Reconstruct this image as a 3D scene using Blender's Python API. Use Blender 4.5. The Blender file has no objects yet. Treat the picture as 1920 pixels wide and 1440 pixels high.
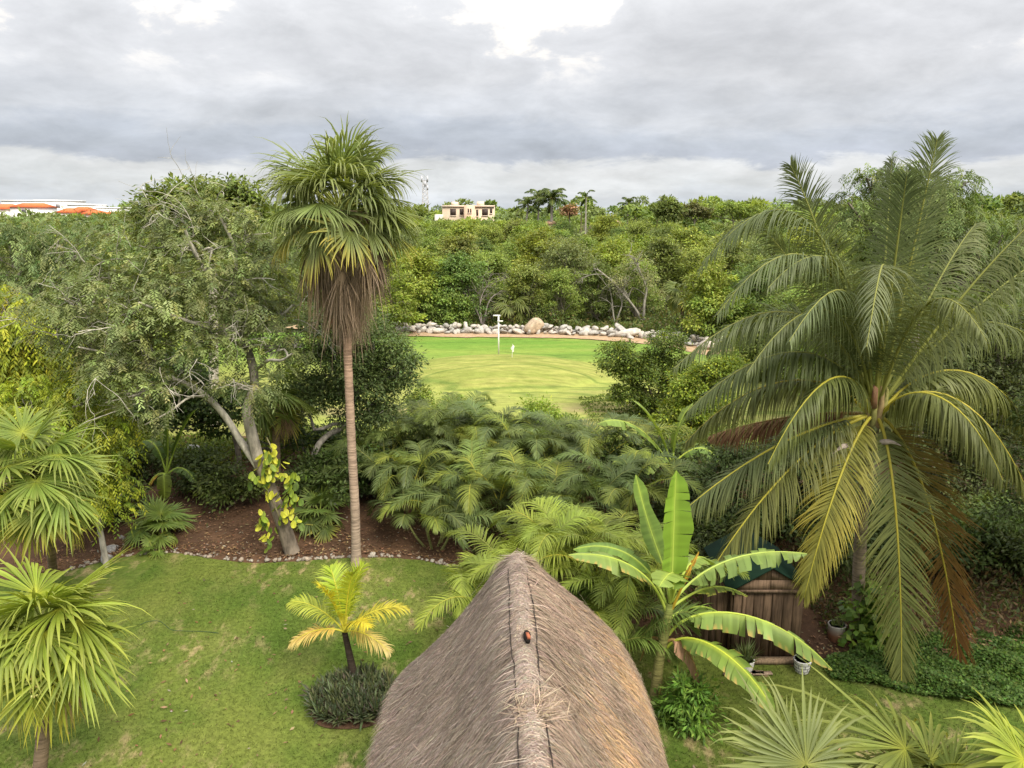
import bpy, math, random
import numpy as np
from math import radians as R, sin, cos, pi

# ------------------------------------------------------------------ camera, sky, sun, exposure
scn = bpy.context.scene
H = 10.0                      # balcony height of the camera above the lawn
PITCH = R(12.4)
FPX = 1450.0                  # focal length in pixels of the 1920 px wide photograph
cam_d = bpy.data.cameras.new('camera')
cam_d.sensor_width = 36.0
cam_d.lens = 36.0 * FPX / 1920.0
cam_d.clip_start = 0.1
cam_d.clip_end = 5000.0
cam = bpy.data.objects.new('camera', cam_d)
scn.collection.objects.link(cam)
cam.location = (0, 0, H)
cam.rotation_euler = (pi / 2 - PITCH, 0, 0)
scn.camera = cam

SUN_EL, SUN_AZ = R(48), R(146)     # azimuth clockwise from +Y: from the right, a little behind the camera


SKY_GAIN = 0.585
CLOUD_OFF = (0.7, -0.1, 0)


def build_world():
    w = bpy.data.worlds.new('World')
    scn.world = w
    w.use_nodes = True
    nt = w.node_tree
    nt.nodes.clear()
    N, L = nt.nodes.new, nt.links.new
    out = N('ShaderNodeOutputWorld'); bg = N('ShaderNodeBackground')
    bg.inputs['Strength'].default_value = 0.1
    L(bg.outputs[0], out.inputs[0])
    sky = N('ShaderNodeTexSky'); sky.sky_type = 'NISHITA'; sky.sun_disc = False
    sky.sun_elevation = SUN_EL; sky.sun_rotation = SUN_AZ
    tc = N('ShaderNodeTexCoord')
    sep = N('ShaderNodeSeparateXYZ'); L(tc.outputs['Generated'], sep.inputs[0])

    def M(op, a, b=None, c=None, clamp=False):
        n = N('ShaderNodeMath'); n.operation = op; n.use_clamp = clamp
        for i, x in enumerate((a, b, c)):
            if x is None:
                continue
            if isinstance(x, (int, float)):
                n.inputs[i].default_value = x
            else:
                L(x, n.inputs[i])
        return n.outputs[0]
    zc = M('MAXIMUM', sep.outputs[2], 0.0)
    den = M('ADD', zc, 0.30)
    px_ = M('DIVIDE', sep.outputs[0], den); py_ = M('DIVIDE', sep.outputs[1], den)
    comb = N('ShaderNodeCombineXYZ'); L(px_, comb.inputs[0]); L(py_, comb.inputs[1])

    def noise(vec, scale, detail, rough, off=(0, 0, 0), dist=0.0):
        mp = N('ShaderNodeMapping'); mp.inputs['Location'].default_value = off
        L(vec, mp.inputs[0])
        n = N('ShaderNodeTexNoise'); n.inputs['Scale'].default_value = scale
        n.inputs['Detail'].default_value = detail; n.inputs['Roughness'].default_value = rough
        n.inputs['Distortion'].default_value = dist
        L(mp.outputs[0], n.inputs['Vector'])
        return n.outputs['Fac']
    # stretched direction for the long flat cloud bands low in the sky
    mpd = N('ShaderNodeMapping'); mpd.inputs['Scale'].default_value = (1.0, 1.0, 3.2)
    L(tc.outputs['Generated'], mpd.inputs[0])
    nb = noise(mpd.outputs[0], 2.6, 7, 0.6, (3.1, 0.4, 1.7))
    nbf = noise(mpd.outputs[0], 8.0, 8, 0.66, (1.3, 5.1, 0.2), 0.6)
    cl = noise(comb.outputs[0], 1.9, 10, 0.56, CLOUD_OFF, 0.2)
    clf = noise(comb.outputs[0], 5.0, 10, 0.62, (5.2, 1.4, 0), 0.3)
    # elevation in degrees, wobbled so that the band edges are ragged
    el = M('MULTIPLY', M('ARCSINE', sep.outputs[2]), 180 / pi)
    elw = M('ADD', el, M('ADD', M('MULTIPLY', M('SUBTRACT', nb, 0.5), 5.5), M('MULTIPLY', M('SUBTRACT', nbf, 0.5), 3.0)))
    ramp = N('ShaderNodeValToRGB')
    L(M('DIVIDE', elw, 20.0, None, True), ramp.inputs[0])
    cr = ramp.color_ramp
    cr.interpolation = 'EASE'
    st = [(0.0, (.54, .59, .66)), (1.2, (.60, .63, .67)), (2.3, (.62, .635, .65)), (3.6, (.64, .645, .655)), (4.3, (.44, .465, .53)),
          (5.4, (.45, .475, .53)), (7.2, (.57, .58, .61)), (10.0, (.66, .66, .675)), (14, (.68, .68, .69)), (20, (.70, .70, .70))]
    while len(cr.elements) < len(st):
        cr.elements.new(0.5)
    for e, (d, c) in zip(cr.elements, st):
        e.position = d / 20.0; e.color = (*c, 1)

    def mix(fac, a, b, blend='MIX'):
        n = N('ShaderNodeMix'); n.data_type = 'RGBA'; n.blend_type = blend
        if isinstance(fac, (int, float)):
            n.inputs[0].default_value = fac
        else:
            L(fac, n.inputs[0])
        for i, x in ((6, a), (7, b)):
            if isinstance(x, tuple):
                n.inputs[i].default_value = (*x, 1)
            else:
                L(x, n.inputs[i])
        return n.outputs[2]

    def smooth(x, a, b):
        n = N('ShaderNodeMapRange'); n.interpolation_type = 'SMOOTHSTEP'
        L(x, n.inputs[0]); n.inputs[1].default_value = a; n.inputs[2].default_value = b
        return n.outputs[0]
    # soft billow shading
    shade = M('ADD', 0.52, M('MULTIPLY', cl, 0.96))
    shade2 = M('ADD', 0.70, M('MULTIPLY', clf, 0.62))
    gray = N('ShaderNodeVectorMath'); gray.operation = 'SCALE'
    L(ramp.outputs[0], gray.inputs[0]); L(M('MULTIPLY', shade, shade2), gray.inputs['Scale'])
    # thin bright gaps in the deck
    gap = M('MULTIPLY', smooth(M('ADD', M('MULTIPLY', cl, 0.7), M('MULTIPLY', clf, 0.3)), 0.525, 0.585), smooth(el, 8.0, 12.0))
    c2 = mix(M('MULTIPLY', gap, 0.85), gray.outputs[0], (1.12, 1.03, .90))
    # an overcast deck is three times as bright overhead as at the horizon
    zen = M('ADD', 1.0, M('MULTIPLY', M('MAXIMUM', M('SUBTRACT', zc, 0.2), 0.0), 2.3))
    c3 = N('ShaderNodeVectorMath'); c3.operation = 'SCALE'
    L(c2, c3.inputs[0]); L(M('MULTIPLY', zen, 10.0 * SKY_GAIN), c3.inputs['Scale'])
    L(mix(0.94, sky.outputs[0], c3.outputs[0]), bg.inputs[0])
    w.cycles.sampling_method = 'MANUAL'
    w.cycles.sample_map_resolution = 512


build_world()
sun_d = bpy.data.lights.new('sun', 'SUN')
sun_d.energy = 2.6
sun_d.angle = R(25)
sun_d.color = (1.0, 0.92, 0.78)
sun = bpy.data.objects.new('sun', sun_d)
scn.collection.objects.link(sun)
sun.location = (-20, -20, 60)
sun.rotation_euler = (pi / 2 - SUN_EL, 0, pi - SUN_AZ)
scn.view_settings.view_transform = 'Standard'
scn.view_settings.look = 'None'
scn.view_settings.exposure = 1.02
scn.view_settings.gamma = 1.0
scn.cycles.max_bounces = 6
scn.cycles.diffuse_bounces = 3
scn.cycles.glossy_bounces = 2
scn.cycles.transmission_bounces = 4
scn.cycles.use_denoising = True
scn.cycles.denoising_prefilter = 'ACCURATE'
scn.cycles.sample_clamp_indirect = 4.0

# ------------------------------------------------------------------ helpers
COL = scn.collection
Z3 = np.array([0, 0, 1.0])


def A(*p):
    return np.array(p, float)


def ray(u, v):
    f = A(0, cos(PITCH), -sin(PITCH)); up = A(0, sin(PITCH), cos(PITCH))
    return f + A(1, 0, 0) * (u - 960) / FPX + up * (720 - v) / FPX


def gp(u, v, z=0.0):          # where a sight line meets height z
    d = ray(u, v)
    return A(0, 0, H) + d * ((z - H) / d[2])


def at(u, v, Y):              # where a sight line meets the plane y = Y
    d = ray(u, v)
    return A(0, 0, H) + d * (Y / d[1])


def unit(v):
    v = np.asarray(v, float)
    return v / np.maximum(np.linalg.norm(v, axis=-1, keepdims=True), 1e-9)


def rot_about(v, k, a):
    """rotate v about unit axis k by angle a"""
    return v * cos(a) + np.cross(k, v) * sin(a) + k * np.dot(k, v) * (1 - cos(a))


class MB:
    def __init__(self):
        self.v, self.c, self.q, self.t, self.qm, self.tm, self.n = [], [], [], [], [], [], 0

    def add(self, v, col, quads=None, tris=None, mat=0):
        v = np.asarray(v, np.float32).reshape(-1, 3)
        c = np.asarray(col, np.float32)
        if c.ndim == 1:
            c = np.broadcast_to(c, (len(v), 3))
        self.v.append(v); self.c.append(c)
        if quads is not None and len(quads):
            q = np.asarray(quads, np.int32).reshape(-1, 4) + self.n
            self.q.append(q); self.qm.append(np.full(len(q), mat, np.int32))
        if tris is not None and len(tris):
            t = np.asarray(tris, np.int32).reshape(-1, 3) + self.n
            self.t.append(t); self.tm.append(np.full(len(t), mat, np.int32))
        self.n += len(v)

    def mesh(self, name, mats, smooth=False, origin=None):
        me = bpy.data.meshes.new(name)
        v = np.concatenate(self.v).astype(np.float32)
        if origin is not None:
            v = v - np.asarray(origin, np.float32)
        c = np.concatenate(self.c)
        q = np.concatenate(self.q) if self.q else np.zeros((0, 4), np.int32)
        t = np.concatenate(self.t) if self.t else np.zeros((0, 3), np.int32)
        me.vertices.add(len(v)); me.vertices.foreach_set('co', v.ravel())
        nl = q.size + t.size
        me.loops.add(nl)
        me.loops.foreach_set('vertex_index', np.concatenate([q.ravel(), t.ravel()]))
        me.polygons.add(len(q) + len(t))
        ls = np.concatenate([np.arange(len(q)) * 4, q.size + np.arange(len(t)) * 3]).astype(np.int32)
        me.polygons.foreach_set('loop_start', ls)
        if not isinstance(mats, (list, tuple)):
            mats = [mats]
        for m in mats:
            me.materials.append(m)
        mi = np.concatenate([*(self.qm or [np.zeros(0, np.int32)]), *(self.tm or [np.zeros(0, np.int32)])]).astype(np.int32)
        me.polygons.foreach_set('material_index', mi)
        a = me.attributes.new('col', 'FLOAT_COLOR', 'POINT')
        a.data.foreach_set('color', np.concatenate([c, np.ones((len(c), 1), np.float32)], 1).astype(np.float32).ravel())
        if smooth:
            me.polygons.foreach_set('use_smooth', np.ones(len(q) + len(t), bool))
        me.update(calc_edges=True)
        return me


def link(name, me, parent=None, loc=None):
    o = bpy.data.objects.new(name, me)
    COL.objects.link(o)
    if loc is not None:
        o.location = [float(x) for x in loc]
    if parent is not None:
        o.parent = parent
    return o


def tag(o, label=None, cat=None, group=None, kind=None):
    if label: o['label'] = label
    if cat: o['category'] = cat
    if group: o['group'] = group
    if kind: o['kind'] = kind
    return o


def thing(name, label, cat, loc=(0, 0, 0), group=None):
    o = link(name, None, None, loc)
    o.empty_display_size = 0.3
    return tag(o, label, cat, group)


def part(name, mb, mats, parent, smooth=False, loc=None):
    """child mesh; mb holds world coordinates"""
    org = np.array(parent.location) if loc is None else np.asarray(loc, float)
    p = parent
    while loc is None and p.parent is not None:
        p = p.parent
        org = org + np.array(p.location)
    me = mb.mesh(name, mats, smooth, org)
    return link(name, me, parent)


def copy_tree(o, parent=None):
    c = o.copy()
    COL.objects.link(c)
    c.parent = parent
    for ch in list(o.children):
        copy_tree(ch, c)
    return c


def catmull(pts, k=4):
    P = np.asarray(pts, float)
    P = np.vstack([2 * P[0] - P[1], P, 2 * P[-1] - P[-2]])
    out = []
    for i in range(1, len(P) - 2):
        for t in np.arange(k) / k:
            out.append(0.5 * ((2 * P[i]) + (P[i + 1] - P[i - 1]) * t + (2 * P[i - 1] - 5 * P[i] + 4 * P[i + 1] - P[i + 2]) * t * t
                              + (-P[i - 1] + 3 * P[i] - 3 * P[i + 1] + P[i + 2]) * t ** 3))
    out.append(P[-2])
    return np.array(out)


def bezier(p0, p1, p2, p3, t):
    t = np.asarray(t)[:, None]
    pts = (1 - t) ** 3 * p0 + 3 * (1 - t) ** 2 * t * p1 + 3 * (1 - t) * t * t * p2 + t ** 3 * p3
    d = 3 * (1 - t) ** 2 * (p1 - p0) + 6 * (1 - t) * t * (p2 - p1) + 3 * t * t * (p3 - p2)
    return pts, unit(d)


def tube(mb, pts, rad, n=7, col=(.2, .15, .1), mat=0, cap=False):
    pts = np.asarray(pts, float); m = len(pts)
    rad = np.broadcast_to(np.asarray(rad, float), (m,)) if np.ndim(rad) < 1 or len(np.atleast_1d(rad)) == m else np.interp(np.linspace(0, 1, m), np.linspace(0, 1, len(rad)), rad)
    T = unit(np.gradient(pts, axis=0))
    ref = A(0.31, 0.2, 0.93) if abs(np.mean(T[:, 2])) < 0.75 else A(0.9, 0.35, 0.1)
    S = unit(np.cross(T, ref)); U = np.cross(S, T)
    a = np.arange(n) * 2 * pi / n
    ring = S[:, None] * np.cos(a)[None, :, None] + U[:, None] * np.sin(a)[None, :, None]
    v = pts[:, None] + ring * rad[:, None, None]
    i = np.arange(m - 1)[:, None]; j = np.arange(n)[None]
    q = np.stack([i * n + j, i * n + (j + 1) % n, (i + 1) * n + (j + 1) % n, (i + 1) * n + j], -1).reshape(-1, 4)
    c = np.asarray(col, float)
    if c.ndim == 2:
        c = np.repeat(c, n, 0)
    tr = None
    vv = v.reshape(-1, 3)
    if cap:
        vv = np.vstack([vv, pts[-1], pts[0]])
        if c.ndim == 2:
            c = np.vstack([c, c[-1], c[0]])
        k = m * n
        tr = [[(m - 1) * n + jj, (m - 1) * n + (jj + 1) % n, k] for jj in range(n)] + [[(jj + 1) % n, jj, k + 1] for jj in range(n)]
    mb.add(vv, c, q, tr, mat)


def box(mb, lo, hi, col, mat=0, rot=0.0, piv=None):
    lo, hi = np.minimum(lo, hi), np.maximum(lo, hi)
    v = np.array([[x, y, z] for z in (lo[2], hi[2]) for y in (lo[1], hi[1]) for x in (lo[0], hi[0])], float)
    if rot:
        c, s = cos(rot), sin(rot); p = A(*piv)
        d = v - p
        v = p + np.stack([d[:, 0] * c - d[:, 1] * s, d[:, 0] * s + d[:, 1] * c, d[:, 2]], 1)
    q = [[0, 2, 3, 1], [4, 5, 7, 6], [0, 1, 5, 4], [1, 3, 7, 5], [3, 2, 6, 7], [2, 0, 4, 6]]
    mb.add(v, col, q, None, mat)


def diamonds(mb, base, d, w, L, W, col, fold=None, mat=0):
    """one four-cornered leaf per row: base point, direction d, width direction w"""
    L = np.broadcast_to(L, (len(base),))[:, None]; W = np.broadcast_to(W, (len(base),))[:, None]
    mid = base + d * L * 0.45
    v = np.stack([base, mid + w * W * 0.5, base + d * L, mid - w * W * 0.5], 1)
    if fold is not None:
        v[:, 1] += fold; v[:, 3] += fold
    n = len(base)
    c = np.repeat(np.asarray(col)[:, None], 4, 1).reshape(-1, 3)
    mb.add(v.reshape(-1, 3), c, np.arange(n * 4).reshape(-1, 4), None, mat)


def rnd_unit(rng, n):
    return unit(rng.normal(size=(n, 3)))


def pal(rng, n, colors, weights=None, jit=0.16):
    colors = np.asarray(colors, float)
    i = rng.choice(len(colors), n, p=None if weights is None else np.asarray(weights) / np.sum(weights))
    b = np.exp(rng.normal(0, jit, (n, 1)))
    h = np.exp(rng.normal(0, jit * 0.35, (n, 3)))
    return np.clip(colors[i] * b * h, 0.004, 0.9)

# ------------------------------------------------------------------ materials


def new_mat(name):
    m = bpy.data.materials.new(name)
    m.use_nodes = True
    nt = m.node_tree
    nt.nodes.clear()
    return m, nt


class G:
    """short node-writing helper"""
    def __init__(s, nt):
        s.nt = nt

    def n(s, t, **kw):
        x = s.nt.nodes.new('ShaderNode' + t)
        for k, v in kw.items():
            setattr(x, k, v)
        return x

    def l(s, a, b):
        s.nt.links.new(a, b)

    def put(s, sock, x):
        if x is None:
            return
        if isinstance(x, (int, float)):
            sock.default_value = x
        elif isinstance(x, tuple):
            sock.default_value = (*x, 1) if len(x) == 3 and sock.type == 'RGBA' else x
        else:
            s.l(x, sock)

    def math(s, op, a, b=None, clamp=False):
        x = s.n('Math', operation=op, use_clamp=clamp)
        s.put(x.inputs[0], a); s.put(x.inputs[1], b)
        return x.outputs[0]

    def mix(s, f, a, b, blend='MIX'):
        x = s.n('Mix', data_type='RGBA', blend_type=blend)
        s.put(x.inputs[0], f); s.put(x.inputs[6], a); s.put(x.inputs[7], b)
        return x.outputs[2]

    def noise(s, vec, scale, detail=4, rough=0.55, mapscale=None, rot=None, dist=0.0):
        if mapscale is not None or rot is not None:
            mp = s.n('Mapping')
            if mapscale is not None: mp.inputs['Scale'].default_value = mapscale
            if rot is not None: mp.inputs['Rotation'].default_value = rot
            s.l(vec, mp.inputs[0]); vec = mp.outputs[0]
        x = s.n('TexNoise')
        x.inputs['Scale'].default_value = scale; x.inputs['Detail'].default_value = detail
        x.inputs['Roughness'].default_value = rough; x.inputs['Distortion'].default_value = dist
        s.l(vec, x.inputs['Vector'])
        return x.outputs['Fac']

    def step(s, x, a, b, lo=0.0, hi=1.0):
        m = s.n('MapRange', interpolation_type='SMOOTHSTEP')
        s.l(x, m.inputs[0])
        for i, k in enumerate((a, b, lo, hi)):
            m.inputs[i + 1].default_value = k
        return m.outputs[0]

    def bump(s, h, strength=0.4, dist=0.02):
        b = s.n('Bump'); b.inputs['Strength'].default_value = strength; b.inputs['Distance'].default_value = dist
        s.l(h, b.inputs['Height'])
        return b.outputs[0]

    def out(s, sh):
        o = s.n('OutputMaterial'); s.l(sh, o.inputs[0])

    def bsdf(s, col, rough=0.6, spec=0.3, normal=None, metal=0.0):
        p = s.n('BsdfPrincipled')
        s.put(p.inputs['Base Color'], col); s.put(p.inputs['Roughness'], rough)
        p.inputs['Specular IOR Level'].default_value = spec; p.inputs['Metallic'].default_value = metal
        if normal is not None: s.l(normal, p.inputs['Normal'])
        return p.outputs[0]

    def attr(s):
        a = s.n('Attribute'); a.attribute_name = 'col'
        return a.outputs['Color']

    def pos(s):
        return s.n('NewGeometry').outputs['Position']


def leaf_mat(name, rough=0.55, spec=0.25, trans=0.35, objvar=0.25, gain=(1.38, 1.42, 1.05)):
    m, nt = new_mat(name); g = G(nt)
    c = g.attr()
    oi = g.n('ObjectInfo')
    hs = g.n('HueSaturation')
    g.put(hs.inputs['Hue'], g.math('ADD', 0.5, g.math('MULTIPLY', g.math('SUBTRACT', oi.outputs['Random'], 0.5), objvar * 0.12)))
    rr = g.n('TexWhiteNoise', noise_dimensions='1D'); g.l(oi.outputs['Random'], rr.inputs['W'])
    g.put(hs.inputs['Value'], g.math('ADD', 1.0 - objvar * 0.5, g.math('MULTIPLY', rr.outputs['Value'], objvar)))
    g.l(g.mix(1.0, c, gain, 'MULTIPLY'), hs.inputs['Color'])
    nz = g.noise(g.pos(), 1.3, 3, 0.5)
    c2 = g.mix(g.step(nz, 0.35, 0.7, 0.0, 0.35), hs.outputs[0], g.mix(1.0, hs.outputs[0], (1.14, 1.06, 0.8), 'MULTIPLY'))
    p = g.bsdf(c2, rough, spec)
    t = g.n('BsdfTranslucent'); g.l(g.mix(1.0, c2, (1.25, 1.2, 0.6), 'MULTIPLY'), t.inputs[0])
    mx = g.n('MixShader'); mx.inputs[0].default_value = trans
    g.l(p, mx.inputs[1]); g.l(t.outputs[0], mx.inputs[2])
    g.out(mx.outputs[0])
    return m


def col_mat(name, rough=0.8, spec=0.2, nscale=9.0, amt=0.5, bump=0.5, dist=0.02, mapscale=None, metal=0.0):
    m, nt = new_mat(name); g = G(nt)
    tc = g.n('TexCoord').outputs['Object']
    n1 = g.noise(tc, nscale, 6, 0.62, mapscale)
    n2 = g.noise(tc, nscale * 0.21, 4, 0.6)
    f = g.math('ADD', g.step(n1, 0.25, 0.75, 1 - amt, 1 + amt * 0.6), g.step(n2, 0.3, 0.7, -amt * 0.35, amt * 0.35))
    x = g.n('VectorMath', operation='SCALE'); g.l(g.attr(), x.inputs[0]); g.l(f, x.inputs['Scale'])
    g.out(g.bsdf(x.outputs[0], rough, spec, g.bump(n1, bump, dist), metal))
    return m


M_LEAF = leaf_mat('leaf_matte')
M_GLOSS = leaf_mat('leaf_glossy', 0.5, 0.3, 0.34, 0.14)
M_DRY = leaf_mat('leaf_dry', 0.8, 0.1, 0.15, 0.1, (1.0, 1.0, 1.0))
M_BARK = col_mat('bark', 0.9, 0.1, 7.0, 0.5, 0.7, 0.03, (1, 1, 0.35))
M_PALM = col_mat('palm_trunk', 0.9, 0.1, 5.0, 0.45, 0.9, 0.03, (0.5, 0.5, 5.0))
M_ROCK = col_mat('limestone', 0.9, 0.15, 3.5, 0.35, 0.8, 0.06)
M_WOOD = col_mat('weathered_wood', 0.85, 0.15, 6.0, 0.5, 0.6, 0.01, (4, 4, 0.35))
M_PAINT = col_mat('paint', 0.6, 0.3, 4.0, 0.1, 0.1, 0.005)
M_WALLP = col_mat('render_wall', 0.85, 0.2, 0.6, 0.08, 0.1, 0.02)
M_ROOFT = col_mat('roof_tile', 0.9, 0.1, 2.5, 0.3, 0.4, 0.03)
M_STRAW = col_mat('straw', 0.9, 0.1, 14.0, 0.25, 0.2, 0.005)
M_CLOTH = col_mat('cloth', 0.8, 0.1, 6.0, 0.05, 0.1, 0.005)
M_METAL = col_mat('tower_metal', 0.5, 0.4, 4.0, 0.1, 0.05, 0.005, None, 0.4)


def lawn_color(g):
    p = g.pos()
    big = g.noise(p, 0.28, 4, 0.55)
    med = g.noise(p, 1.1, 5, 0.62, (1.0, 0.45, 1), (0, 0, 0.5))
    fine = g.noise(p, 9.0, 3, 0.6)
    base = g.mix(g.step(big, 0.36, 0.64), (0.068, 0.112, 0.017), (0.132, 0.160, 0.032))
    base = g.mix(g.step(med, 0.42, 0.75, 0, 0.55), base, (0.165, 0.180, 0.048))
    straw = g.math('MULTIPLY', g.step(g.noise(p, 2.1, 6, 0.7, (1, 0.5, 1), (0, 0, 0.5)), 0.50, 0.66), g.step(g.noise(p, 0.33, 3, 0.5, None, (0, 0, 2)), 0.40, 0.58))
    base = g.mix(g.math('MULTIPLY', straw, 0.75), base, (0.330, 0.250, 0.135))
    f = g.step(fine, 0.3, 0.7, 0.78, 1.2)
    x = g.n('VectorMath', operation='SCALE'); g.l(base, x.inputs[0]); g.l(f, x.inputs['Scale'])
    return x.outputs[0], fine


def make_lawn_mats():
    m, nt = new_mat('lawn_turf'); g = G(nt)
    c, fine = lawn_color(g)
    g.out(g.bsdf(c, 0.9, 0.1, g.bump(g.noise(g.pos(), 35, 4, 0.7), 0.7, 0.03)))
    m2, nt = new_mat('grass_blade'); g = G(nt)
    c, fine = lawn_color(g)
    c = g.mix(1.0, c, g.attr(), 'MULTIPLY')
    p = g.bsdf(c, 0.6, 0.2)
    t = g.n('BsdfTranslucent'); g.l(c, t.inputs[0])
    mx = g.n('MixShader'); mx.inputs[0].default_value = 0.3
    g.l(p, mx.inputs[1]); g.l(t.outputs[0], mx.inputs[2]); g.out(mx.outputs[0])
    return m, m2


M_LAWN, M_BLADE = make_lawn_mats()


def make_fairway_mat():
    m, nt = new_mat('fairway_turf'); g = G(nt)
    p = g.pos()
    bands = g.noise(p, 0.22, 5, 0.6, (0.28, 1.25, 1), (0, 0, 0.12))
    patch = g.noise(p, 0.09, 4, 0.55)
    fine = g.noise(p, 2.4, 5, 0.65, (0.5, 1.4, 1))
    sep = g.n('SeparateXYZ'); g.l(p, sep.inputs[0])
    far = g.step(g.math('ADD', sep.outputs[1], g.math('MULTIPLY', g.math('SUBTRACT', bands, 0.5), 10.0)), 45.0, 58.0)
    base = g.mix(far, (0.265, 0.285, 0.078), (0.125, 0.225, 0.036))
    base = g.mix(g.step(bands, 0.42, 0.62, 0, 0.6), base, (0.235, 0.285, 0.062))
    base = g.mix(g.step(patch, 0.5, 0.66, 0, 0.4), base, (0.240, 0.228, 0.088))
    dry = g.math('MULTIPLY', g.step(g.noise(p, 0.35, 4, 0.6, (0.35, 1, 1)), 0.5, 0.64), g.step(sep.outputs[1], 47.0, 38.0))
    base = g.mix(g.math('MULTIPLY', dry, 0.65), base, (0.31, 0.24, 0.13))
    ex = g.math('MULTIPLY', g.math('ADD', sep.outputs[0], 0.9), 1 / 7.2); ey = g.math('MULTIPLY', g.math('SUBTRACT', sep.outputs[1], 48.5), 1 / 5.2)
    md = g.math('ADD', g.math('ADD', g.math('MULTIPLY', ex, ex), g.math('MULTIPLY', ey, ey)), g.math('MULTIPLY', g.math('SUBTRACT', bands, 0.5), 0.5))
    stripes = g.noise(p, 0.9, 5, 0.65, (0.35, 2.2, 1), (0, 0, 0.2))
    green = g.mix(g.step(stripes, 0.42, 0.62), (0.185, 0.215, 0.050), (0.290, 0.290, 0.085))
    base = g.mix(g.step(md, 1.05, 0.8, 0, 0.85), base, green)
    base = g.mix(g.math('MULTIPLY', g.step(md, 1.0, 1.12), g.step(md, 1.35, 1.15)), base, (0.285, 0.310, 0.078))
    line = g.math('MULTIPLY', g.step(g.noise(p, 0.16, 3, 0.5, (0.2, 1.0, 1)), 0.485, 0.5), g.step(g.noise(p, 0.16, 3, 0.5, (0.2, 1.0, 1)), 0.515, 0.5))
    base = g.mix(g.math('MULTIPLY', line, 0.55), base, (0.065, 0.125, 0.024))
    x = g.n('VectorMath', operation='SCALE'); g.l(base, x.inputs[0]); g.l(g.step(fine, 0.25, 0.75, 0.78, 1.16), x.inputs['Scale'])
    g.out(g.bsdf(x.outputs[0], 0.95, 0.08, g.bump(g.noise(p, 3.0, 5, 0.7), 0.7, 0.15)))
    return m


def make_soil_mats():
    m, nt = new_mat('red_soil'); g = G(nt)
    p = g.pos()
    a = g.noise(p, 0.7, 5, 0.6); b = g.noise(p, 6.0, 5, 0.65)
    c = g.mix(g.step(a, 0.3, 0.7), (0.062, 0.036, 0.023), (0.125, 0.072, 0.043))
    c = g.mix(g.step(b, 0.45, 0.8, 0, 0.7), c, (0.045, 0.030, 0.020))
    g.out(g.bsdf(c, 0.95, 0.1, g.bump(b, 0.9, 0.06)))
    m2, nt = new_mat('leaf_litter'); g = G(nt)
    p = g.pos()
    a = g.noise(p, 0.15, 5, 0.6); b = g.noise(p, 2.0, 5, 0.65)
    c = g.mix(g.step(a, 0.35, 0.65), (0.055, 0.050, 0.024), (0.045, 0.065, 0.020))
    c = g.mix(g.step(b, 0.4, 0.8, 0, 0.6), c, (0.09, 0.07, 0.04))
    g.out(g.bsdf(c, 0.95, 0.1, g.bump(b, 0.8, 0.1)))
    m3, nt = new_mat('sandy_dirt'); g = G(nt)
    p = g.pos(); b = g.noise(p, 3.0, 5, 0.65)
    c = g.mix(g.step(b, 0.35, 0.7), (0.33, 0.215, 0.125), (0.40, 0.31, 0.21))
    g.out(g.bsdf(c, 0.95, 0.1, g.bump(b, 0.6, 0.05)))
    return m, m2, m3


M_FAIR = make_fairway_mat()
M_SOIL, M_LITTER, M_DIRT = make_soil_mats()


def make_thatch_mat():
    m, nt = new_mat('thatch_straw'); g = G(nt)
    p = g.pos()
    a = g.noise(p, 0.9, 5, 0.65); b = g.noise(p, 30.0, 3, 0.6)
    f = g.math('MULTIPLY', g.step(a, 0.3, 0.7, 0.84, 1.14), g.step(b, 0.25, 0.75, 0.8, 1.15))
    x = g.n('VectorMath', operation='SCALE'); g.l(g.attr(), x.inputs[0]); g.l(f, x.inputs['Scale'])
    g.out(g.bsdf(x.outputs[0], 0.85, 0.12))
    return m


M_THATCH = make_thatch_mat()

# ------------------------------------------------------------------ the setting: ground, lawn, bed, fairway


def sstep(x, a, b):
    t = np.clip((np.asarray(x, float) - a) / (b - a), 0, 1)
    return t * t * (3 - 2 * t)


edge_px = [(-200, 1100), (60, 1090), (130, 1072), (200, 1052), (270, 1042), (330, 1040), (400, 1050), (480, 1056), (560, 1054), (640, 1049), (720, 1046),
           (790, 1052), (850, 1066), (930, 1080), (1050, 1110), (1200, 1180), (1330, 1240), (1480, 1240), (1700, 1240), (1960, 1240), (2300, 1250)]
EDGE = np.array([gp(u, v)[:2] for u, v in edge_px])


def edge_y(x):
    return np.interp(x, EDGE[:, 0], EDGE[:, 1])


def ground_z(x, y):
    x = np.asarray(x, float); y = np.asarray(y, float)
    e = edge_y(x)
    rise = 0.45 * sstep(y, e, e + 5) * (1 - sstep(y, 29, 34))
    md = ((x + 0.9) / 7.2) ** 2 + ((y - 48.5) / 5.2) ** 2
    mound = 0.95 * np.clip(1 - md, 0, 1) ** 0.75
    return rise + mound


def grid(mb, xs, ys, zf, col=(1, 1, 1)):
    X, Y = np.meshgrid(xs, ys)
    Zv = zf(X, Y)
    n = len(xs)
    i = np.arange(len(ys) - 1)[:, None]; j = np.arange(n - 1)[None]
    q = np.stack([i * n + j, i * n + j + 1, (i + 1) * n + j + 1, (i + 1) * n + j], -1).reshape(-1, 4)
    mb.add(np.stack([X, Y, Zv], -1).reshape(-1, 3), col, q)


mb = MB()
mb.add([[-2500, -300, -0.12], [2500, -300, -0.12], [2500, 4000, -0.12], [-2500, 4000, -0.12]], (1, 1, 1), [[0, 1, 2, 3]])
tag(link('ground', mb.mesh('ground', M_LITTER)), kind='structure')

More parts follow.
